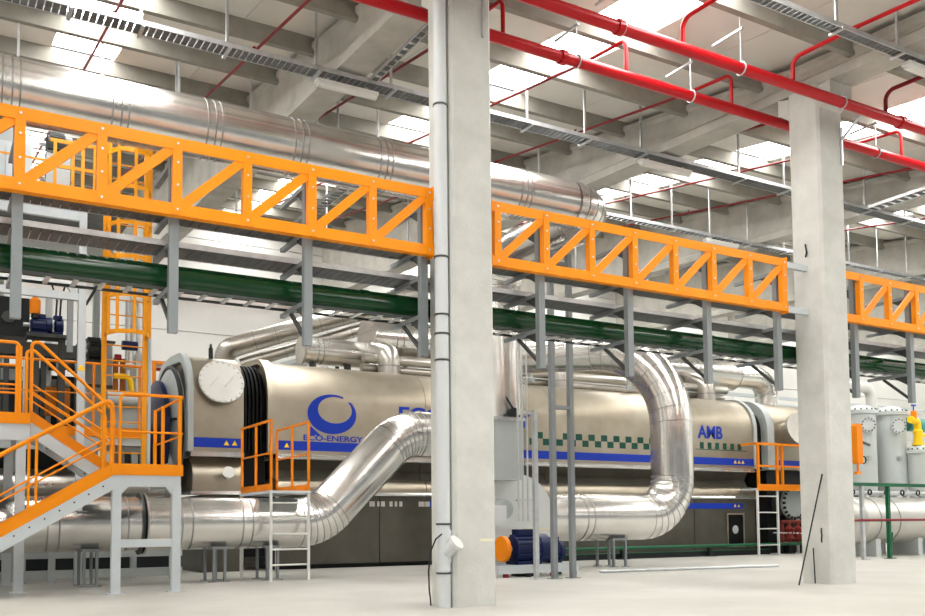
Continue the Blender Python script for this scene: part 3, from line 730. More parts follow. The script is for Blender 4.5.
# lower flight rails (front)
hz = lambda x, h: zz(x) + h
tr = part('handrail', tube_rail(MB(), [(x0, LY0+0.02, hz(x0, 1.22)), (LX0-0.12, LY0+0.02, hz(LX0-0.12, 1.22)), (LX0-0.02, LY0+0.02, LZ+1.12), (LX0-0.02, LY0+0.02, LZ)], 0.032, 0.07), 'orange', t, smooth=True)
for h in (0.66, 0.57):
    part('mid_rail', MB().cyl((x0, LY0+0.02, hz(x0, h)), (LX0-0.02, LY0+0.02, hz(LX0-0.02, h)), 0.014, 8), 'orange', t, smooth=True)
for x in (1.28, 1.38, 2.30, 0.2):
    part('baluster', MB().box(x-0.018, x+0.018, LY0+0.0, LY0+0.04, zz(x)+0.2, hz(x, 1.2)), 'orange', t)
# landing rails
part('handrail', tube_rail(MB(), [(LX0+0.10, LY0+0.02, LZ), (LX0+0.10, LY0+0.02, LZ+1.18), (LX1+0.02, LY0+0.02, LZ+1.18)], 0.024), 'orange', t, smooth=True)
part('handrail', MB().cyl((LX1-0.0, LY0, LZ+1.16), (LX1-0.0, LY1, LZ+1.16), 0.022, 8), 'orange', t, smooth=True)
part('mid_rail', MB().cyl((LX0+0.1, LY0+0.02, LZ+0.62), (LX1+0.03, LY0+0.02, LZ+0.62), 0.016, 8), 'orange', t, smooth=True)
part('mid_rail', MB().cyl((LX1, LY0, LZ+0.58), (LX1, LY1, LZ+0.58), 0.016, 8), 'orange', t, smooth=True)
for x, y in ((LX1-0.02, LY0+0.02), (LX1-0.02, LY1-0.6), (LX1-0.02, LY1)):
    part('rail_post', MB().box(x-0.025, x+0.025, y-0.025, y+0.025, LZ, LZ+1.17), 'orange', t)
# upper flight, rising to the left behind the lower one
UY = 16.45; ux0, ux1 = 1.42, 2.62; uz = lambda x: LZ + 0.02 + (ux1 - x)*0.66
for y in (UY, UY+0.8):
    part('stringer', MB().profy([(ux1, uz(ux1)-0.20), (ux1, uz(ux1)+0.02), (ux0, uz(ux0)+0.02), (ux0, uz(ux0)-0.20)], y, y+0.05), 'grey', t)
    part('stringer_band', MB().profy([(ux1, uz(ux1)+0.02), (ux1, uz(ux1)+0.2), (ux0, uz(ux0)+0.2), (ux0, uz(ux0)+0.02)], y-0.006, y+0.03), 'orangd', t)
    part('handrail', tube_rail(MB(), [(ux1+0.05, y+0.02, uz(ux1)+0.2), (ux1+0.05, y+0.02, uz(ux1)+1.05), (ux0+0.12, y+0.02, uz(ux0)+1.27), (ux0, y+0.02, uz(ux0)+1.27), (ux0, y+0.02, uz(ux0)+0.1)], 0.026, 0.07), 'orange', t, smooth=True)
    for h in (0.62, 0.5):
        part('mid_rail', MB().cyl((ux1+0.05, y+0.02, uz(ux1)+h), (ux0, y+0.02, uz(ux0)+h), 0.014, 8), 'orange', t, smooth=True)
for i in range(4):
    x = ux1 - 0.15 - 0.3*i
    part('tread', MB().box(x-0.14, x+0.14, UY+0.05, UY+0.8, uz(x)-0.03, uz(x)), 'galvd', t)

# raised platform at far left
tf(1.0158, 0.101, -0.14, 1.042)
PZ = 2.62
t = root('raised_platform', 'raised steel platform with orange rail at far left', 'platform', (0.2, 17.2, 0))
part('deck', MB().box(-2.2, 1.42, 16.45, 18.9, PZ-0.05, PZ), 'galvd', t)
part('edge_beam', MB().box(-2.2, 1.42, 16.4, 16.5, PZ-0.30, PZ-0.05), 'grey', t)
part('edge_beam', MB().box(1.34, 1.44, 17.35, 18.9, PZ-0.30, PZ-0.05), 'grey', t)
part('kick_plate', MB().box(-2.2, 1.42, 16.38, 16.40, PZ-0.05, PZ+0.12), 'orange', t)
for x, y in ((1.30, 16.5), (-2.0, 16.5), (1.3, 18.8), (-2.0, 18.8)):
    lg = part('leg', MB().box(x-0.07, x+0.07, y-0.06, y+0.06, 0.015, PZ-0.30), 'grey', t)
    part('base_plate', MB().box(x-0.13, x+0.13, y-0.12, y+0.12, 0, 0.015), 'grey', lg)
part('handrail', tube_rail(MB(), [(-2.2, 16.42, PZ+1.2), (1.25, 16.42, PZ+1.2), (1.25, 16.42, PZ)], 0.026), 'orange', t, smooth=True)
part('rail_post', MB().box(1.20, 1.29, 16.40, 16.46, PZ, PZ+1.15), 'orange', t)
part('handrail', MB().cyl((-2.2, 17.3, PZ+0.98), (1.35, 17.3, PZ+0.98), 0.024, 8), 'orange', t, smooth=True)
for z in (0.55, 0.42): part('mid_rail', MB().cyl((-2.2, 16.43, PZ+z), (1.25, 16.43, PZ+z), 0.016, 8), 'orange', t, smooth=True)

tf()
gx = lambda px, Y, py=420: PY(px, py, Y).x
gz = lambda py, px, Y: PY(px, py, Y).z
# rear walkway with rails, behind the stairs
WY = 19.3; WX1 = gx(147, WY); WZ = gz(434, 110, WY)
t = root('rear_walkway', 'long steel walkway with thin orange rails behind stairs', 'platform', (2.6, WY, 0))
part('deck', MB().box(-1.0, WX1, WY, WY+0.9, WZ-0.05, WZ), 'galvd', t)
part('kick_plate', MB().box(-1.0, WX1, WY-0.03, WY-0.01, WZ-0.06, WZ+0.12), 'orangd', t)
part('edge_beam', MB().box(-1.0, WX1, WY, WY+0.08, WZ-0.34, WZ-0.05), 'mgrey', t)
for z, r_ in ((gz(365, 110, WY), 0.026), (gz(395, 110, WY), 0.014)):
    part('rail', MB().cyl((-1.0, WY-0.02, z), (WX1, WY-0.02, z), r_, 8), 'orangd', t, smooth=True)
for px in (31, 93, 139):
    x = gx(px, WY); part('rail_post', MB().box(x-0.022, x+0.022, WY-0.04, WY, WZ, gz(365, 110, WY)), 'orangd', t)
for x in (-0.8, 1.6, WX1-0.15): part('leg', MB().box(x-0.06, x+0.06, WY+0.4, WY+0.5, 0, WZ-0.05), 'mgrey', t)

# caged ladder
CY = 18.9; cx0, cx1 = gx(103, CY), gx(144, CY)
t = root('caged_ladder', 'tall amber caged ladder rising beside the stairs', 'ladder', ((cx0+cx1)/2, CY, 0))
LT = gz(112, 125, CY)
for x in (cx0, cx1):
    part('stringer', MB().box(x-0.045, x+0.045, CY-0.03, CY+0.03, WZ-0.9, LT), 'cage', t)
for i in range(24):
    z = WZ-0.7 + 0.3*i
    if z < LT: part('rung', MB().cyl((cx0, CY, z), (cx1, CY, z), 0.014, 8), 'cage', t, smooth=True)
hoop = [(cx0, CY), (cx0+0.02, CY-0.3), (cx0+0.14, CY-0.55), ((cx0+cx1)/2+0.05, CY-0.66), (cx1-0.10, CY-0.55), (cx1+0.02, CY-0.3), (cx1, CY)]
for py in (337, 301, 264, 231, 196, 160, 128):
    z = gz(py, 125, CY); h = MB()
    for a, b in zip(hoop[:-1], hoop[1:]): h.bar((a[0], a[1], z), (b[0], b[1], z), 0.012, 0.085)
    part('cage_hoop', h, 'cage', t)
zc0 = gz(339, 125, CY)
for p in hoop[1:-1]:
    part('cage_bar', MB().box(p[0]-0.03, p[0]+0.03, p[1]-0.008, p[1]+0.008, zc0, LT), 'cage', t)
part('foot_bracket', MB().box(cx0-0.05, cx1+0.05, CY+0.03, WY, WZ-0.25, WZ-0.18), 'mgrey', t)

# top platform with rails
TZ = gz(196, 60, 19.1)
t = root('top_platform', 'high platform with amber railing behind the truss', 'platform', (2.4, 19.2, TZ))
part('deck', MB().box(-1.0, 3.7, 19.1, 21.0, TZ-0.06, TZ), 'galvd', t)
part('edge_beam', MB().box(-1.0, 3.7, 19.02, 19.1, TZ-0.22, TZ+0.02), 'grey', t)
xr0, xr1 = gx(50, 19.05, 150), gx(100, 19.05, 150)
for py in (143, 168):
    z = gz(py, 70, 19.05); part('rail', MB().bar((xr0, 19.05, z), (xr1, 19.05, z), 0.04, 0.07), 'cage', t)
for px in (55, 73, 83, 95):
    x = gx(px, 19.05, 160); part('rail_post', MB().box(x-0.03, x+0.03, 19.03, 19.07, TZ, gz(143, 70, 19.05)), 'cage', t)
for x in (-0.8, 1.5, 3.5): part('leg', MB().box(x-0.07, x+0.07, 22.6, 22.74, 0, TZ-0.06), 'mgrey', t)
part('rear_beam', MB().box(-1.0, 3.7, 20.9, 22.74, TZ-0.2, TZ-0.06), 'mgrey', t)

# grey steel frame around the left equipment
FY = 18.4; fx = gx(81, FY, 360); fz = lambda py: gz(py, 40, FY)
t = root('equipment_frame', 'pale grey steel frame of columns and beams at far left', 'frame', (fx, FY, 0))
for x in (-1.6, fx): part('column', MB().box(x-0.065, x+0.065, FY-0.065, FY+0.065, 0, fz(205)), 'grey', t)
for py, hh, m_ in ((293, 0.14, 'grey'), (279, 0.09, 'galv'), (206, 0.36, 'grey')):
    part('beam', MB().box(-1.53, fx-0.065, FY-0.05, FY+0.05, fz(py)-hh/2, fz(py)+hh/2), m_, t)
x_ = gx(70, FY, 330); part('column', MB().box(x_-0.05, x_+0.05, FY-0.03, FY+0.06, fz(350), fz(297)), 'greyd', t)
part('brace', MB().bar((fx-0.06, FY, fz(295)), (gx(62, FY, 275), FY, fz(272)), 0.08, 0.1), 'grey', t)
part('brace', MB().bar((fx+0.07, FY, fz(300)), (gx(97, FY, 285), FY, fz(280)), 0.04, 0.05), 'dark', t)
x_ = gx(49, 20.5, 330); part('column', MB().box(x_-0.06, x_+0.06, 20.5, 20.62, WZ, gz(290, 49, 20.5)), 'grey', t)
part('warning_sticker', tri(MB(), fx, FY-0.07, gz(368, 81, FY), 0.07), 'yellow', t, label='yellow warning triangle sticker')

# dark equipment on the walkway level
PYY = 20.6
px_ = lambda p: gx(p, PYY, 400); pz_ = lambda p: gz(p, 40, PYY)
t = root('press_machine', 'dark steel press machine standing behind left stairs', 'machine', (1.0, 21.2, 0))
part('body', MB().box(-1.4, px_(42), PYY, 22.2, WZ, pz_(368)), 'dgrey', t)
part('right_body', MB().box(px_(44), px_(84), PYY+0.35, 22.0, WZ, pz_(372)), 'dark', t)
part('head', MB().box(-1.4, px_(27), PYY-0.2, 22.0, pz_(340), pz_(302)), 'dark', t)
part('top_beam', MB().box(-1.4, px_(83), PYY-0.25, PYY, pz_(358), pz_(345)), 'dgrey', t)
for p in (5, 30, 42, 60, 76): part('column', MB().box(px_(p)-0.05, px_(p)+0.05, PYY-0.2, PYY-0.08, WZ, pz_(358)), 'dgrey', t)
for p in (3, 20): part('door', MB().box(px_(p), px_(p+13), PYY-0.03, PYY, pz_(418), pz_(385)), 'dark', t)
part('panel', MB().box(px_(0), px_(36), PYY-0.04, PYY, pz_(382), pz_(371)), 'mgrey', t)
for i, p in enumerate((47, 53, 60, 66, 72)): part('fitting', MB().cyl((px_(p), PYY-0.2, pz_(366)), (px_(p)+0.12, PYY-0.2, pz_(366)), 0.11-0.015*(i % 3), 12), ('dark', 'mgrey', 'dgrey')[i % 3], t, smooth=True)
for i, p in enumerate((46, 52, 57, 64)): part('actuator', MB().box(px_(p), px_(p)+0.14, PYY+0.2, PYY+0.35, pz_(388)+0.1*(i % 2), pz_(377)), ('mgrey', 'fan')[i % 2], t)
part('gauge_rod', MB().cyl((px_(21), PYY-0.5, WZ), (px_(21), PYY-0.5, pz_(365)), 0.02, 8), 'galv', t)
part('bulkhead', MB().box(-1.4, gx(86, PYY), PYY+0.2, 22.4, 0.0, WZ-0.1), 'dark', t)
part('inspection_port', MB().cyl((px_(6), PYY-0.26, pz_(322)), (px_(6), PYY-0.2, pz_(322)), 0.12, 20), 'dgrey', t, smooth=True)
ca, cb = gx(45, 20.0, 400), gx(69, 20.0, 400)
solo('control_box', MB().box(ca, cb, 19.85, 20.05, gz(416, 57, 20.0), gz(388, 57, 20.0)), 'rust', 'rust-orange flat box behind the upper stair flight', 'box')
# motors
def motor(x, y, z, r, L, m, label, ax=(1, 0, 0), name='electric_motor', fins=12):
    t = root(name, label, 'motor', (x, y, z-r))
    c = Vector((x, y, z)); d = Vector(ax)
    part('body', MB().lathe(c, d, [(0, r*0.6), (0.03, r*0.92), (L*0.7, r*0.92), (L*0.72, r*1.02), (L*0.98, r*1.02), (L, r*0.8)], 24), m, t, smooth=True)
    _, u, v = frame(d)
    for i in range(fins):
        a = 2*math.pi*i/fins; e = u*math.cos(a) + v*math.sin(a)
        part('fin', MB().bar(c + d*0.05 + e*r*0.95, c + d*L*0.68 + e*r*0.95, 0.012, r*0.2, up=tuple(e)), m, t)
    part('terminal_box', MB().box(x+L*0.25*d.x-r*0.35, x+L*0.25*d.x+L*0.3*d.x+r*0.35, y-r*0.4, y+r*0.4, z+r*0.9, z+r*1.35), m, t)
    part('foot', MB().box(x+L*0.1*d.x-0.05, x+L*0.65*d.x+0.05, y-r*0.8, y+r*0.8, z-r*1.1, z-r*0.85), m, t)
    part('shaft', MB().cyl(c - d*0.12, c, r*0.25, 10), 'galv', t, smooth=True)
    return t
mz = gz(326, 45, 19.6)
motor(gx(30, 19.6, 326), 19.6, mz, 0.16, gx(52, 19.6, 326)-gx(30, 19.6, 326), 'blued', 'dark blue motor left of the small blue box motor')
motor(gx(54, 19.6, 326), 19.6, mz+0.01, 0.15, gx(63, 19.6, 326)-gx(54, 19.6, 326), 'blued', 'small dark blue box motor beside grey column', fins=8)
solo('motor_plate', MB().box(gx(26, 19.6, 330), gx(66, 19.6, 330), 19.4, 19.85, mz-0.25, mz-0.18), 'dgrey', 'dark plate carrying the two blue motors', 'plate')
for i, p in enumerate((36, 62)):
    x = gx(p, 19.6, 340); solo('motor_pedestal', MB().box(x-0.06, x+0.06, 19.55, 19.7, WZ, mz-0.25), 'dgrey', ('dark leg under the left blue motor', 'dark leg under the small blue box motor')[i], 'leg')
x = gx(35, 19.5, 312)
t = root('level_probe', 'short orange cylinder above the left blue motor', 'sensor', (x, 19.5, mz+0.2))
part('body', MB().lathe((x, 19.5, mz+0.2), (0, 0, 1), [(0, 0.09), (0.02, 0.1), (0.26, 0.1), (0.33, 0.04)], 14), 'orangd', t, smooth=True)
part('base', MB().cyl((x, 19.5, mz+0.12), (x, 19.5, mz+0.2), 0.07, 12), 'dark', t, smooth=True)
for i, p in enumerate((56, 60)):
    solo('hose', MB().tube(fillet([(gx(p, 19.7, 300), 19.7, mz+0.14), (gx(p, 19.7, 300)+0.02, 19.7, mz+0.55), (gx(p-6+12*i, 19.7, 300), 19.7, mz+0.95)], 0.15)[0], 0.018, 8), 'wire', ('black hose curling up left from the small blue motor', 'black hose rising right from the small blue motor')[i], 'hose', smooth=True)
motor(gx(87, 20.6, 352), 20.6, gz(352, 92, 20.6), 0.22, 0.32, 'dark', 'black geared motor right of grey column')
t = root('feed_hopper', 'grey feed hopper behind the caged ladder foot', 'hopper', (gx(97, 21), 21.0, WZ))
h0, h1 = gx(83, 20.9, 390), gx(112, 20.9, 390)
part('bin', MB().box(h0, h1, 20.9, 21.7, WZ, gz(342, 97, 20.9)), 'mgrey', t)
part('rib', MB().box(h0-0.03, h1+0.03, 20.86, 20.9, gz(386, 97, 20.9)-0.03, gz(386, 97, 20.9)+0.03), 'dgrey', t)
part('lid', MB().box(h0-0.05, h1+0.05, 20.85, 21.75, gz(342, 97, 20.9), gz(340, 97, 20.9)), 'dgrey', t)
t = root('burner_unit', 'pale burner box with yellow gas pipe behind caged ladder', 'burner', (gx(130, 20.8), 20.8, WZ))
BY_ = 20.7; qx = lambda p: gx(p, BY_, 380); qz = lambda p: gz(p, 125, BY_)
part('box', MB().box(qx(113), qx(150), BY_, 21.6, qz(428), qz(398)), 'mgrey', t)
part('drum', MB().cyl((qx(106), BY_-0.1, qz(399)), (qx(146), BY_-0.1, qz(399)), 0.14, 20), 'fan', t, smooth=True)
part('gas_pipe', MB().tube(fillet([(qx(112), BY_-0.2, qz(378)), (qx(128), BY_-0.2, qz(378)), (qx(130), BY_-0.2, qz(392))], 0.12)[0], 0.06, 12), 'yellow', t, smooth=True)
for p in (115, 122): part('riser', MB().box(qx(p)-0.05, qx(p)+0.05, BY_-0.1, BY_, qz(395), qz(360)), 'rust', t)
part('valve', MB().cyl((qx(119), BY_-0.3, qz(348)), (qx(134), BY_-0.3, qz(348)), 0.10, 14), 'blued', t, smooth=True)
part('valve', MB().cyl((qx(112), BY_-0.3, qz(361)), (qx(118), BY_-0.3, qz(361)), 0.08, 12), 'redd', t, smooth=True)
part('regulator', MB().lathe((qx(127), BY_-0.3, qz(372)), (0, 0, 1), [(0, 0.05), (0.03, 0.13), (0.1, 0.13), (0.14, 0.05), (0.4, 0.04)], 14), 'white', t, smooth=True)
part('side_box', MB().box(qx(136), qx(150), BY_, 21.4, qz(392), qz(352)), 'fan', t)
part('louvre', MB().box(qx(125), qx(140), BY_-0.06, BY_, qz(470), qz(440)), 'dark', t)
part('frame_leg', MB().box(qx(147), qx(150), BY_-0.1, BY_, 0, qz(300)), 'grey', t)
for i, p in enumerate((127, 133, 138)):
    x = gx(p, 21.9, 350); solo('vertical_pipe', MB().cyl((x, 21.9, 0), (x, 21.9, gz(300, p, 21.9)), 0.045, 10), 'galv', 'thin grey vertical pipe behind caged ladder, %s of three' % ('left', 'middle', 'right')[i], 'pipe', smooth=True)
t = root('far_railing', 'distant orange and white railing above machine end', 'railing', (gx(165, 26, 366), 26, 0))
ra, rb = gx(152, 26, 366), gx(178, 26, 366)
part('rail', MB().bar((ra, 26, gz(363, 165, 26)), (rb, 26, gz(363, 165, 26)), 0.05, 0.08), 'orangd', t)
part('rail', MB().bar((ra, 26, gz(370, 165, 26)), (rb, 26, gz(370, 165, 26)), 0.05, 0.08), 'redd', t)
part('panel', MB().box(ra+0.1, rb-0.1, 26.05, 26.1, gz(369, 165, 26), gz(364, 165, 26)), 'white', t)
for p in (154, 165, 176):
    x = gx(p, 26, 366); part('post', MB().box(x-0.05, x+0.05, 25.96, 26.04, 0, gz(363, 165, 26)), 'orangd', t)

# high grey cabinets top left, with motor
HCY = 19.6; hx = lambda p: gx(p, HCY, 150); hzz = lambda p: gz(p, 15, HCY)
t = root('high_cabinet', 'light grey cabinet high up behind left truss', 'cabinet', (hx(15), 20.2, TZ))
part('body', MB().box(-0.9, hx(32), HCY, 20.8, TZ, hzz(142)), 'grey', t)
part('upper_box', MB().box(-0.9, hx(14), HCY+0.1, 20.7, hzz(142), hzz(126)), 'mgrey', t)
part('rail_strip', MB().box(-0.9, hx(50), HCY-0.03, HCY, hzz(156), hzz(154)), 'cage', t)
for a, b in ((-8, 5), (6, 18), (19, 31)): part('panel', MB().box(hx(a), hx(b), HCY-0.025, HCY, TZ+0.1, hzz(146)), 'grey', t)
mx_ = gx(27, 20.3, 142); motor(mx_ + 0.35, 20.3, gz(142, 36, 20.3), 0.2, 0.5, 'dgrey', 'dark grey motor beside the high cabinet', fins=10)
solo('pedestal', MB().box(mx_+0.35, mx_+0.8, 20.15, 20.45, TZ, gz(142, 36, 20.3)-0.22), 'mgrey', 'small grey pedestal under the high dark motor', 'pedestal')

# low skid frame and conveyor under the left equipment
t = root('conveyor_stand', 'low grey steel stand behind the low duct at left', 'stand', (0.6, 19.2, 0))
for z in (0.14, 0.52): part('beam', MB().box(-2.0, 4.6, 18.9, 19.0, z-0.07, z+0.09), 'mgrey', t)
for x in (-1.5, 0.4, 1.7, 2.2, 3.3, 4.4): part('post', MB().box(x-0.06, x+0.06, 18.85, 18.9, 0, 0.75), 'mgrey', t)
part('upper_beam', MB().box(-2.0, 4.9, 19.25, 19.29, 0.95, 1.25), 'dgrey', t)
part('back_panel', MB().box(-2.0, 4.9, 20.3, 20.36, 0, 1.3), 'dark', t)
solo('screw_conveyor', MB().cyl((-2.0, 19.9, 1.85), (4.4, 19.9, 1.85), 0.33, 28), 'alud', 'long dull silver conveyor tube behind the stairs', 'conveyor', smooth=True)

# ------------------------------------------------------------------ fan with motor, right of the left pillar
tf(1.0416, -0.052, -0.13, 1.033)
t = root('fan_housing', 'pale grey scroll fan casing right of left pillar', 'fan', (10.45, 16.7, 0))
fc = (10.42, 1.12)
prof = []
for i in range(33):
    a = R(-60 + 330*i/32); r_ = 0.74 + 0.16*(1 - i/32)
    prof.append((fc[0] + r_*math.cos(a), fc[1] + r_*math.sin(a)))
part('scroll', MB().profy(prof, 16.35, 17.75), 'fan', t, smooth=True)
part('side_plate', MB().profy([(fc[0]+(x-fc[0])*1.06, fc[1]+(z-fc[1])*1.06) for x, z in prof], 16.33, 16.36), 'fan', t)
part('side_plate', MB().profy([(fc[0]+(x-fc[0])*1.06, fc[1]+(z-fc[1])*1.06) for x, z in prof], 17.74, 17.77), 'fan', t)
part('outlet', MB().box(10.45, 11.05, 16.85, 17.78, 0.62, 1.58), 'fan', t)
part('stiffener', MB().box(10.6, 11.22, 16.31, 16.335, 0.86, 0.90), 'tape', t)
part('pedestal', MB().box(9.75, 11.1, 16.4, 17.7, 0, 0.42), 'mgrey', t)
part('bearing_disc', MB().cyl((9.95, 16.05, 1.28), (10.0, 16.35, 1.28), 0.2, 24), 'mgrey', t, smooth=True)
part('bearing_block', MB().box(9.6, 9.95, 15.95, 16.3, 0.95, 1.35), 'fan', t)
part('inlet_box', MB().box(9.60, 10.32, 15.95, 16.72, 1.85, 3.05), 'mgrey', t)
part('inlet_flange', MB().box(9.54, 10.38, 15.89, 16.78, 3.03, 3.09), 'galv', t)
t = root('damper_actuator', 'dark damper handle on the fan inlet', 'damper', (10.0, 15.85, 3.1))
part('gearbox', MB().cyl((10.0, 15.70, 3.17), (10.0, 15.84, 3.17), 0.09, 14), 'dark', t, smooth=True)
part('lever', MB().bar((10.0, 15.72, 3.2), (9.82, 15.72, 3.45), 0.03, 0.03), 'dark', t)
part('mount', MB().box(9.86, 10.22, 15.84, 15.89, 3.09, 3.14), 'dgrey', t)
t = motor(9.62, 15.3, 0.52, 0.27, 0.78, 'blued', 'dark blue fan motor on grey base frame', fins=16)
solo('coupling_guard', MB().cyl((9.40, 15.3, 0.52), (9.49, 15.3, 0.52), 0.24, 24), 'orangd', 'orange round coupling guard beside blue fan motor', 'guard', smooth=True)
motor(10.42, 15.3, 0.46, 0.2, 0.34, 'blued', 'smaller dark blue gearbox at right end of fan motor', fins=10)
t = root('motor_skid', 'grey channel skid under blue fan motor', 'skid', (10.1, 15.3, 0))
for y in (15.05, 15.55): part('channel', MB().box(9.2, 10.98, y-0.04, y+0.04, 0.07, 0.225), 'grey', t)
for x in (9.3, 10.0, 10.85): part('cross_member', MB().box(x-0.05, x+0.05, 15.09, 15.51, 0.09, 0.2), 'grey', t)
for x in (9.35, 9.85, 10.4, 10.9):
    for y in (15.05, 15.55): part('damper_foot', MB().cyl((x, y, 0), (x, y, 0.07), 0.055, 12), ('redd', 'dark')[int(x*2) % 2], t)
solo('drain_block', MB().box(9.75, 10.1, 15.2, 15.4, 0, 0.075), 'dark', 'dark block on floor beneath the motor base', 'block')

# twin posts, conduits
tf(1.0303, -0.131, -0.44, 1.023)
t = root('twin_post_frame', 'pair of tall grey posts joined by crossbars', 'frame', (10.2, 14.5, 0))
for x in (10.03, 10.44):
    part('post', MB().box(x-0.045, x+0.045, 14.45, 14.55, 0.012, 6.0), 'greyd', t)
    part('foot', MB().box(x-0.1, x+0.1, 14.4, 14.6, 0, 0.012), 'greyd', t)
for z in (3.12, 5.8): part('crossbar', MB().box(10.075, 10.395, 14.47, 14.53, z-0.035, z+0.035), 'greyd', t)
t = root('short_post', 'single grey post beside the fan motor', 'post', (9.72, 14.62, 0))
part('post', MB().box(9.68, 9.76, 14.58, 14.66, 0.012, 3.05), 'galv', t)
part('foot', MB().box(9.62, 9.82, 14.52, 14.72, 0, 0.012), 'galv', t)
part('arm', MB().box(9.45, 9.68, 14.6, 14.64, 2.98, 3.03), 'galv', t)
for i, x in enumerate((9.42, 9.52, 9.62)):
    solo('conduit', MB().cyl((x, 14.72, 1.05), (x, 14.72, 4.35), 0.017, 8), 'galv', 'thin bright conduit right of left pillar, %s of three' % ('left', 'middle', 'right')[i], 'conduit', smooth=True)
solo('conduit_clamp', MB().box(9.36, 9.76, 14.66, 14.73, 1.4, 1.44), 'galv', 'flat clamp bar behind the three thin conduits', 'clamp')

# ------------------------------------------------------------------ floor items
tf()
t_ = CAM + ray(600, 573) * (-CAM.z/ray(600, 573).z); u_ = CAM + ray(778, 567) * (-CAM.z/ray(778, 567).z)
solo('floor_pipe', MB().cyl((t_.x, t_.y, 0.03), (u_.x, u_.y, 0.03), 0.03, 10), 'galv', 'long thin metal bar lying on the open floor', 'bar', smooth=True)
tf(1.0565, -0.069, 0, 1.054)
t = root('low_green_pipe', 'thin green pipe low along machine base', 'pipe', (16, 20.4, 0))
part('pipe', MB().cyl((11.6, 20.5, 0.30), (27, 20.5, 0.30), 0.045, 12), 'green2', t, smooth=True)
for x in (13.2, 16.4, 19.6, 22.9):
    part('stand', MB().box(x-0.06, x+0.06, 20.45, 20.55, 0, 0.255), 'dark', t)
    part('shoe', MB().box(x-0.18, x+0.18, 20.41, 20.59, 0.0, 0.03), 'dark', t)
t = root('cable_trough', 'dark low cable trough along the machine foot', 'trough', (16, 20.7, 0))
part('trough', MB().box(11.4, 22.2, 20.62, 20.9, 0, 0.14), 'dark', t)
part('lid', MB().box(11.4, 22.2, 20.61, 20.91, 0.14, 0.16), 'green2', t)

# flanged vessel end and red valve group below the right platform
tf()
FC = PY(793, 503, 20.8)
t = root('flanged_end', 'grey bolted round flange below the far platform', 'flange', (FC.x, 20.9, 0))
part('cover', MB().cyl((FC.x, 20.75, FC.z), (FC.x, 20.85, FC.z), 0.54, 36), 'mgrey', t, smooth=True)
part('drum', MB().cyl((FC.x, 20.85, FC.z), (FC.x, 21.3, FC.z), 0.46, 32), 'dgrey', t, smooth=True)
for i in range(20):
    a = 2*math.pi*i/20; c = Vector((FC.x+0.50*math.cos(a), 20.75, FC.z+0.50*math.sin(a)))
    part('bolt', MB().cyl(c + Vector((0, -0.05, 0)), c + Vector((0, 0.02, 0)), 0.05, 6), 'dark', t)
part('stand', MB().box(FC.x-0.2, FC.x+0.2, 20.95, 21.2, 0, FC.z-0.42), 'dark', t)
vx, vy = PY(790, 530, 20.55).x, 20.55
t = root('valve_manifold', 'rusty red valve manifold below the flanged cover', 'valve', (vx, vy, 0))
part('loop', MB().tube(fillet([(vx-0.35, vy, 0.95), (vx-0.35, vy, 0.33), (vx+0.6, vy, 0.33)], 0.12)[0], 0.055, 10), 'valve', t, smooth=True)
part('header', MB().cyl((vx-0.4, vy, 1.02), (vx+0.8, vy, 1.02), 0.055, 10), 'valve', t, smooth=True)
for x in (-0.05, 0.35, 0.75):
    part('valve_body', MB().lathe((vx+x, vy, 0.33), (0, 0, 1), [(0, 0.06), (0.1, 0.07), (0.15, 0.16), (0.2, 0.16), (0.3, 0.09), (0.4, 0.16), (0.46, 0.16), (0.55, 0.06), (0.68, 0.06)], 14), 'valve', t, smooth=True)
for x in (-0.2, 0.15): part('handwheel', MB().torus((vx+x, vy-0.18, 0.72), (0, 1, 0), 0.12, 0.018, 16, 6), 'redd', t, smooth=True)
part('spindle', MB().cyl((vx-0.95, vy-0.15, 0.68), (vx+0.7, vy-0.15, 0.64), 0.022, 8), 'galv', t, smooth=True)
for x in (-0.3, 0.6): part('leg', MB().box(vx+x-0.03, vx+x+0.03, vy+0.05, vy+0.11, 0, 1.0), 'dark', t)

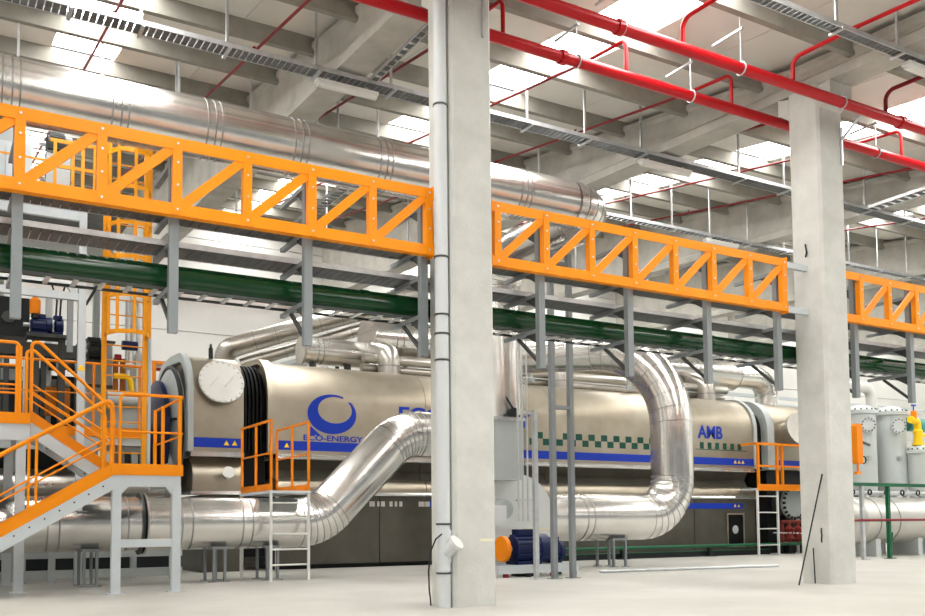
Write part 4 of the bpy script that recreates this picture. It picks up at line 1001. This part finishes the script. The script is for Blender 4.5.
# ------------------------------------------------------------------ pressure vessels at right
def vessel(x, y, z0, z1, r, label, nozzle=True):
    t = root('pressure_vessel', label, 'vessel', (x, y, 0), group='grey pressure vessels at right')
    part('shell', MB().lathe((x, y, z0), (0, 0, 1), [(0, r*0.5), (0.1, r*0.9), (0.22, r), (z1-z0, r)], 36), 'vessel', t, smooth=True)
    part('flange', MB().cyl((x, y, z1), (x, y, z1+0.05), r+0.07, 36), 'vessel', t, smooth=True)
    ld = part('lid', MB().lathe((x, y, z1+0.055), (0, 0, 1), [(0, r+0.07), (0.05, r+0.07), (0.052, r*0.97), (0.12, r*0.86), (0.19, r*0.6), (0.225, r*0.25), (0.23, 0.01)], 36), 'vessel', t, smooth=True)
    for i in range(18):
        a = 2*math.pi*i/18; c = (x+(r+0.035)*math.cos(a), y+(r+0.035)*math.sin(a))
        part('bolt', MB().cyl((*c, z1+0.10), (*c, z1+0.15), 0.022, 6), 'dgrey', ld)
    if nozzle:
        c = Vector((x-0.05, y-r, z1-0.32)); d = Vector((-0.55, -0.83, 0)).normalized(); c = Vector((x, y, z1-0.36)) + d*(r-0.04)
        nz = part('nozzle', MB().cyl(c, c + d*0.16, 0.15, 20).cyl(c + d*0.16, c + d*0.23, 0.23, 24), 'vessel', t, smooth=True)
        _, u, v = frame(d)
        for i in range(12):
            a = 2*math.pi*i/12; e = c + d*0.235 + (u*math.cos(a)+v*math.sin(a))*0.19
            part('bolt', MB().cyl(e, e + d*0.03, 0.02, 6), 'dgrey', nz)
    part('nameplate', MB().box(x-r*0.62, x-r*0.3, y-r*0.95-0.03, y-r*0.75, z0+(z1-z0)*0.42, z0+(z1-z0)*0.42+0.12), 'mgrey', t)
    for a in (45, 135, 225, 315):
        c = (x + r*0.75*math.cos(R(a)), y + r*0.75*math.sin(R(a)))
        part('leg', MB().box(c[0]-0.05, c[0]+0.05, c[1]-0.05, c[1]+0.05, 0, z0+0.2), 'vessel', t)
    return t
tf(1, 0, -0.1, 1.045)
VY = 18.6
V1, V2, V3 = PY(861, 440, 18.5).x, PY(891, 440, 18.3).x, PY(921, 440, 17.6).x
wx = lambda x: V1 + (x-24.05)*(V2-V1)/1.2
vessel(V1, VY, 1.75, 4.12, 0.45, 'tall grey pressure vessel half hidden by right pillar')
vessel(V2, VY-0.2, 1.75, 4.12, 0.45, 'tall grey pressure vessel with domed lid in full view')
vessel(V3, VY-0.9, 1.75, 2.95, 0.42, 'shorter grey vessel below the yellow valve', nozzle=False)
t = root('vessel_crossover', 'white pipe arching over the two tall vessels', 'pipe', (wx(24.6), VY+0.7, 4.5))
part('pipe', MB().tube(fillet([(wx(24.0), VY+1.1, 4.4), (wx(24.0), VY+1.1, 5.15), (wx(25.9), VY+0.9, 5.15), (wx(25.9), VY+0.9, 4.5)], 0.35)[0], 0.17, 20), 'white', t, smooth=True)
for x, y, z in ((wx(24.0), VY+1.1, 4.45), (wx(25.9), VY+0.9, 4.5)):
    part('flange', MB().cyl((x, y, z-0.03), (x, y, z+0.03), 0.27, 24), 'white', t, smooth=True)
    part('flange', MB().cyl((x, y, z-0.11), (x, y, z-0.05), 0.27, 24), 'vessel', t, smooth=True)
    part('drop', MB().cyl((x, y, 0), (x, y, z-0.1), 0.17, 20), 'vessel', t, smooth=True)
t = root('gas_valve', 'bright yellow valve on top of the short vessel', 'valve', (V3, VY-0.9, 3.2))
yx, yy = V3-0.15, VY-0.9
part('body', MB().lathe((yx, yy, 3.19), (0, 0, 1), [(0, 0.18), (0.06, 0.18), (0.07, 0.13), (0.3, 0.12), (0.42, 0.15), (0.5, 0.1)], 18), 'yellow', t, smooth=True)
part('elbow', MB().tube(fillet([(yx, yy, 3.6), (yx, yy, 3.9), (yx-0.35, yy, 3.95)], 0.12)[0], 0.11, 14), 'yellow', t, smooth=True)
part('branch', MB().cyl((yx, yy, 3.5), (yx+0.8, yy, 3.5), 0.05, 12), 'yellow', t, smooth=True)
part('bonnet', MB().cyl((yx-0.2, yy-0.02, 3.95), (yx-0.2, yy-0.02, 4.2), 0.09, 12), 'orangd', t, smooth=True)
part('handle', MB().box(yx-0.28, yx-0.1, yy-0.05, yy+0.01, 4.35, 4.39).cyl((yx-0.2, yy-0.02, 4.2), (yx-0.2, yy-0.02, 4.36), 0.02, 8), 'blue', t)
solo('teal_pipe', MB().cyl((yx+0.05, yy+0.1+0.3, 3.85), (yx+3.0, yy+0.4, 3.85), 0.2, 20), 'teal', 'teal pipe beside the yellow valve at frame edge', 'pipe', smooth=True)
tf()
ob = PY(857, 444, 17.0)
t = root('valve_hoist_box', 'orange narrow box hanging beside the right pillar', 'box', (ob.x, 17.0, 2.4))
part('box', MB().quadstrip([[Vector((ob.x+a*k, 16.9+b*k, z)) for a, b in ((-0.12, 0), (0.12, 0), (0.12, 0.2), (-0.12, 0.2))] for z, k in ((ob.z-0.57, 0.8), (ob.z-0.5, 1.0), (ob.z+0.5, 1.0), (ob.z+0.57, 0.8))]), 'orangd', t)
part('hook', MB().cyl((ob.x, 17.0, ob.z-0.57), (ob.x, 17.0, ob.z-0.8), 0.03, 8).box(ob.x-0.1, ob.x+0.08, 16.95, 17.05, ob.z-0.86, ob.z-0.78), 'orangd', t, smooth=True)
part('bracket', MB().bar((ob.x, 17.05, ob.z+0.13), (V1-0.15, 18.1, ob.z+0.13), 0.06, 0.06), 'dgrey', t)
part('cable_loop', MB().torus((ob.x+0.2, 16.95, ob.z-0.45), (0, 1, 0), 0.1, 0.02, 18, 6), 'wire', t, smooth=True)
# horizontal tank
tf(1.0894, -0.83, -0.1, 1.02)
TY = 17.6
t = root('horizontal_tank', 'pale horizontal jacketed tank below the vessels', 'tank', (25, TY, 0))
part('shell', MB().cyl((22.0, TY, 1.02), (30, TY, 1.02), 0.66, 44), 'tank', t, smooth=True)
part('end_dish', MB().lathe((22.0, TY, 1.02), (-1, 0, 0), [(0, 0.66), (0.1, 0.62), (0.2, 0.45), (0.25, 0.2)], 40), 'tank', t, smooth=True)
for x in (22.5, 23.3, 25.6): part('band', MB().cyl((x-0.02, TY, 1.02), (x+0.02, TY, 1.02), 0.672, 44), 'band', t, smooth=True)
for x in (22.6, 24.4, 27.0):
    part('saddle', MB().box(x-0.1, x+0.1, TY-0.45, TY+0.45, 0, 0.5), 'vessel', t)
tf()
GY = 15.9; r1, r2 = PY(863, 530, GY).x, PY(889, 530, GY).x; zg = PY(890, 485, GY).z; zr_ = PY(890, 520, GY).z
t = root('green_stand', 'green pipe rack in front of horizontal tank', 'rack', (r1, GY, 0))
part('rail', MB().bar((r1-0.9, GY, zg), (r1+6, GY, zg), 0.09, 0.09), 'green2', t)
part('rail', MB().cyl((r1-0.9, GY+0.2, zg-0.22), (r1+6, GY+0.2, zg-0.22), 0.06, 10), 'galv', t, smooth=True)
for x, m_ in ((r1, 'galv'), (r2, 'green2'), (r2+3.2, 'green2')):
    part('post', MB().box(x-0.045, x+0.045, GY-0.04, GY+0.05, 0.012, zg-0.04), m_, t)
    part('foot', MB().box(x-0.12, x+0.12, GY-0.11, GY+0.11, 0, 0.012), m_, t)
for i in range(6): part('valve', MB().torus((r1-0.2+0.7*i, GY+0.12, zg-0.2), (0, 1, 0), 0.07, 0.02, 12, 6), 'dark', t, smooth=True)
part('fire_pipe', MB().cyl((r1-1.1, GY-0.08, zr_), (r1+6, GY-0.08, zr_), 0.036, 10), 'redd', t, smooth=True)
part('strut', MB().bar((r2+0.05, GY, 0.1), (r2+0.28, GY+0.1, 0.7), 0.05, 0.05), 'green2', t)
tf(1.0565, -0.069, 0, 1.054)
solo('far_green_pipe', MB().cyl((22.5, 25.6, 5.15), (42, 25.6, 5.15), 0.17, 18), 'green2', 'distant green pipe behind the pressure vessels', 'pipe', smooth=True)
for i, (z, l) in enumerate(((5.75, 'upper'), (5.45, 'lower'))):
    solo('far_rail', MB().box(22.5, 42, 26.0, 26.08, z-0.06, z+0.06), 'grey', 'distant grey rail above the green pipe, %s' % l, 'rail')

# ------------------------------------------------------------------ fire sprinkler mains and branches
tf()
def red_main(y, z, r, xa, xb, hangers, label):
    t = root('sprinkler_main', label, 'pipe', (9, y, z), group='red sprinkler mains')
    xs = [xa] + [xa + 6.2*i for i in range(1, 6) if xa + 6.2*i < xb] + [xb]
    for a, b in zip(xs[:-1], xs[1:]):
        part('pipe_length', MB().cyl((a, y, z), (b, y, z), r, 20), 'red', t, smooth=True)
        part('coupling', MB().cyl((b-0.05, y, z), (b+0.05, y, z), r+0.022, 20), 'red', t, smooth=True)
    for x in hangers:
        h = part('ring_hanger', MB().torus((x, y, z), (1, 0, 0), r+0.012, 0.012, 20, 6), 'galv', t, smooth=True)
        part('rod', MB().cyl((x, y, z+r), (x, y, roofz(y)+0.28), 0.010, 6), 'galv', h)
        part('ceiling_strut', MB().box(x-0.02, x+0.02, y-0.05, y+0.55, roofz(y)-0.06, roofz(y)-0.03), 'galv', h)
    return t
red_main(9.604, 7.824, 0.085, 2.0, 24.0, [PY(x, y, 9.604).x for x, y in ((622, 28), (741, 68), (842, 100))], 'bright red sprinkler main passing in front of pillars')
red_main(10.9, 7.984, 0.085, 2.0, 24.0, [PY(x, y, 10.9).x for x, y in ((577, 60), (691, 98), (876, 152))], 'darker red sprinkler main passing behind the pillars')
KB = 1.043; BX = [(0.236 + 2.203*i)*KB for i in range(1, 11)]; MYB = 10.9
ords = ['leftmost', 'second from the left', 'third from the left', 'fourth from the left', 'fifth from the left', 'sixth from the left', 'seventh from the left', 'eighth from the left', 'ninth from the left', 'rightmost']
bz = lambda Y: CAM.z + (8.334 + 0.152*(Y/KB-11.3) - CAM.z)*KB
for i, x in enumerate(BX):
    t = root('sprinkler_branch', 'thin dark red sprinkler branch following the roof slope, ' + ords[i], 'pipe', (x, MYB, 8.1), group='sprinkler branches under the roof')
    st = fillet([(x, MYB, 8.04), (x, MYB, bz(MYB)+0.06), (x, 12.2, bz(12.2)+0.0)], 0.12)[0] if x > 2 else [(x, 11.4, bz(11.4)), (x, 12.2, bz(12.2))]
    part('riser', MB().tube(st, 0.032, 10), 'red', t, smooth=True)
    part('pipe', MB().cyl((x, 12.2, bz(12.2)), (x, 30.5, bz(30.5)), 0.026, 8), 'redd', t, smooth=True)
    for Y in (15.2, 19.0, 22.8):
        part('sprinkler_head', MB().cyl((x, Y, bz(Y)), (x, Y, bz(Y)+0.07), 0.014, 8).cyl((x, Y, bz(Y)+0.07), (x, Y, bz(Y)+0.08), 0.03, 8), 'redd', t)
FXB = [9.9 + 2.24*i for i in range(3)]
for i, x in enumerate([PY(px_, py_, 9.604).x for px_, py_ in ((683, 45), (793, 82), (886, 112))]):
    t = root('sprinkler_branch', 'red sprinkler branch rising from the bright main towards viewer, ' + ('first', 'second', 'third')[i], 'pipe', (x, 9.6, 7.85), group='sprinkler branches towards the viewer')
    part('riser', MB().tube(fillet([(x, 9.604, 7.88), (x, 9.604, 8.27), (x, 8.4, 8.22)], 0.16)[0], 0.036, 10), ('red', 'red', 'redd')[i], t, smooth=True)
    part('pipe', MB().cyl((x, 8.4, 8.22), (x, 2.0, 7.75), 0.032, 8), ('red', 'red', 'redd')[i], t, smooth=True)
t = root('wall_fire_pipe', 'bright red pipe fixed along the white rear wall', 'pipe', (6, 31.6, 8.3))
part('pipe', MB().cyl((-3, 31.6, 9.05), (12.5, 31.6, 9.05), 0.11, 14), 'red', t, smooth=True)
for i in range(7): part('stub', MB().box(-1+2.0*i-0.06, -1+2.0*i+0.06, 31.55, 31.65, 9.1, 9.8), 'red', t)

# ------------------------------------------------------------------ hung cable trays, lights
rods = lambda xs, Y: [(x, roofz(Y)+0.28) for x in xs]
C1, C3 = 13.8, 17.4
px_rods = lambda ps, Y: [(PY(x, y, Y).x, roofz(Y)+0.28) for x, y in ps]
tray('hung_cable_tray', C1-0.15, C1+0.15, 8.31, -2.0, 26.0, 'galvanised cable tray hung from roof, nearest behind pillars', rods=px_rods([(70, 10), (141, 28), (227, 50), (316, 73), (391, 92), (527, 122), (585, 138), (641, 150), (739, 178), (784, 190), (865, 210), (905, 221)], C1), pitch=0.1, rungw=0.08)
tray('hung_cable_tray', C3-0.1, C3+0.1, 8.48, -2.0, 36.0, 'galvanised cable tray hung from roof deeper in the hall', rods=px_rods([(176, 120), (251, 140), (338, 160), (631, 218), (672, 224), (710, 232), (748, 243), (784, 258), (849, 262), (878, 268), (907, 276)], C3), pitch=0.16, rungw=0.1)
tray('hung_cable_tray', 16.7, 16.95, PY(150, 125, 16.83).z, -2.0, 12.4, 'galvanised cable tray hung from roof behind the high duct', rods=px_rods([(18, 60), (102, 80), (179, 98), (251, 112), (317, 126), (378, 138), (539, 172)], 16.83), pitch=0.1, rungw=0.08)
tray('hung_cable_tray', 8.22, 8.38, 7.93, 9.1, 21.0, 'thin galvanised channel hung in front of right pillar', rods=px_rods([(836, 12), (897, 36)], 8.3), pitch=0.1, rungw=0.08)
tray('hung_cable_tray', 23.25, 23.55, 8.85, -2.0, 34.0, 'galvanised cable tray hung farthest back above machine', rods=rods([2.0, 4.5, 7.0, 9.5, 12, 15, 18, 21, 24, 27], 23.4), pitch=0.2, rungw=0.1)
tray('cross_tray', 6.30, 6.42, 8.33, 8.6, 13.64, 'narrow tray crossing towards viewer beside left pillar', along='y', pitch=0.2, rungw=0.1, h=0.05)
tray('cross_tray', 8.0, 8.24, 8.56, 17.52, 23.2, 'tray crossing between the two deeper roof trays', along='y', pitch=0.2, rungw=0.1)
tray('cross_tray', 19.1, 19.4, 8.33, 8.7, 13.64, 'tray crossing towards viewer at far right', along='y', pitch=0.2, rungw=0.1)
def fitting(x0, x1, y, z, label):
    t = root('light_fitting', label, 'lamp', (x0, y, z), group='fluorescent fittings under the trays')
    part('housing', MB().box(x0, x1, y-0.07, y+0.07, z-0.06, z), 'white', t)
    part('cover', MB().profx([(y-0.06, z-0.06), (y-0.04, z-0.11), (y+0.04, z-0.11), (y+0.06, z-0.06)], x0+0.02, x1-0.02), 'white', t)
    for x in (x0+0.2, x1-0.2): part('clip', MB().box(x-0.02, x+0.02, y-0.02, y+0.02, z, z+0.06), 'galv', t)
fitting(PY(316, 78, C1).x, PY(377, 92, C1).x, C1, 8.23, 'white tube light fitting hung left of the drainpipe pillar')
fitting(PY(640, 160, C1).x, PY(690, 172, C1).x, C1, 8.23, 'white tube light fitting hung left of the right pillar')
fitting(PY(905, 50, 8.3).x, PY(905, 50, 8.3).x + 1.25, 8.3, 7.87, 'white tube light fitting hung at upper right corner')
fitting(2.2, 3.4, 23.4, 8.79, 'white tube light fitting far back above caged ladder')
fitting(17.6, 18.8, C3, 8.42, 'white tube light fitting far back right of pillar')
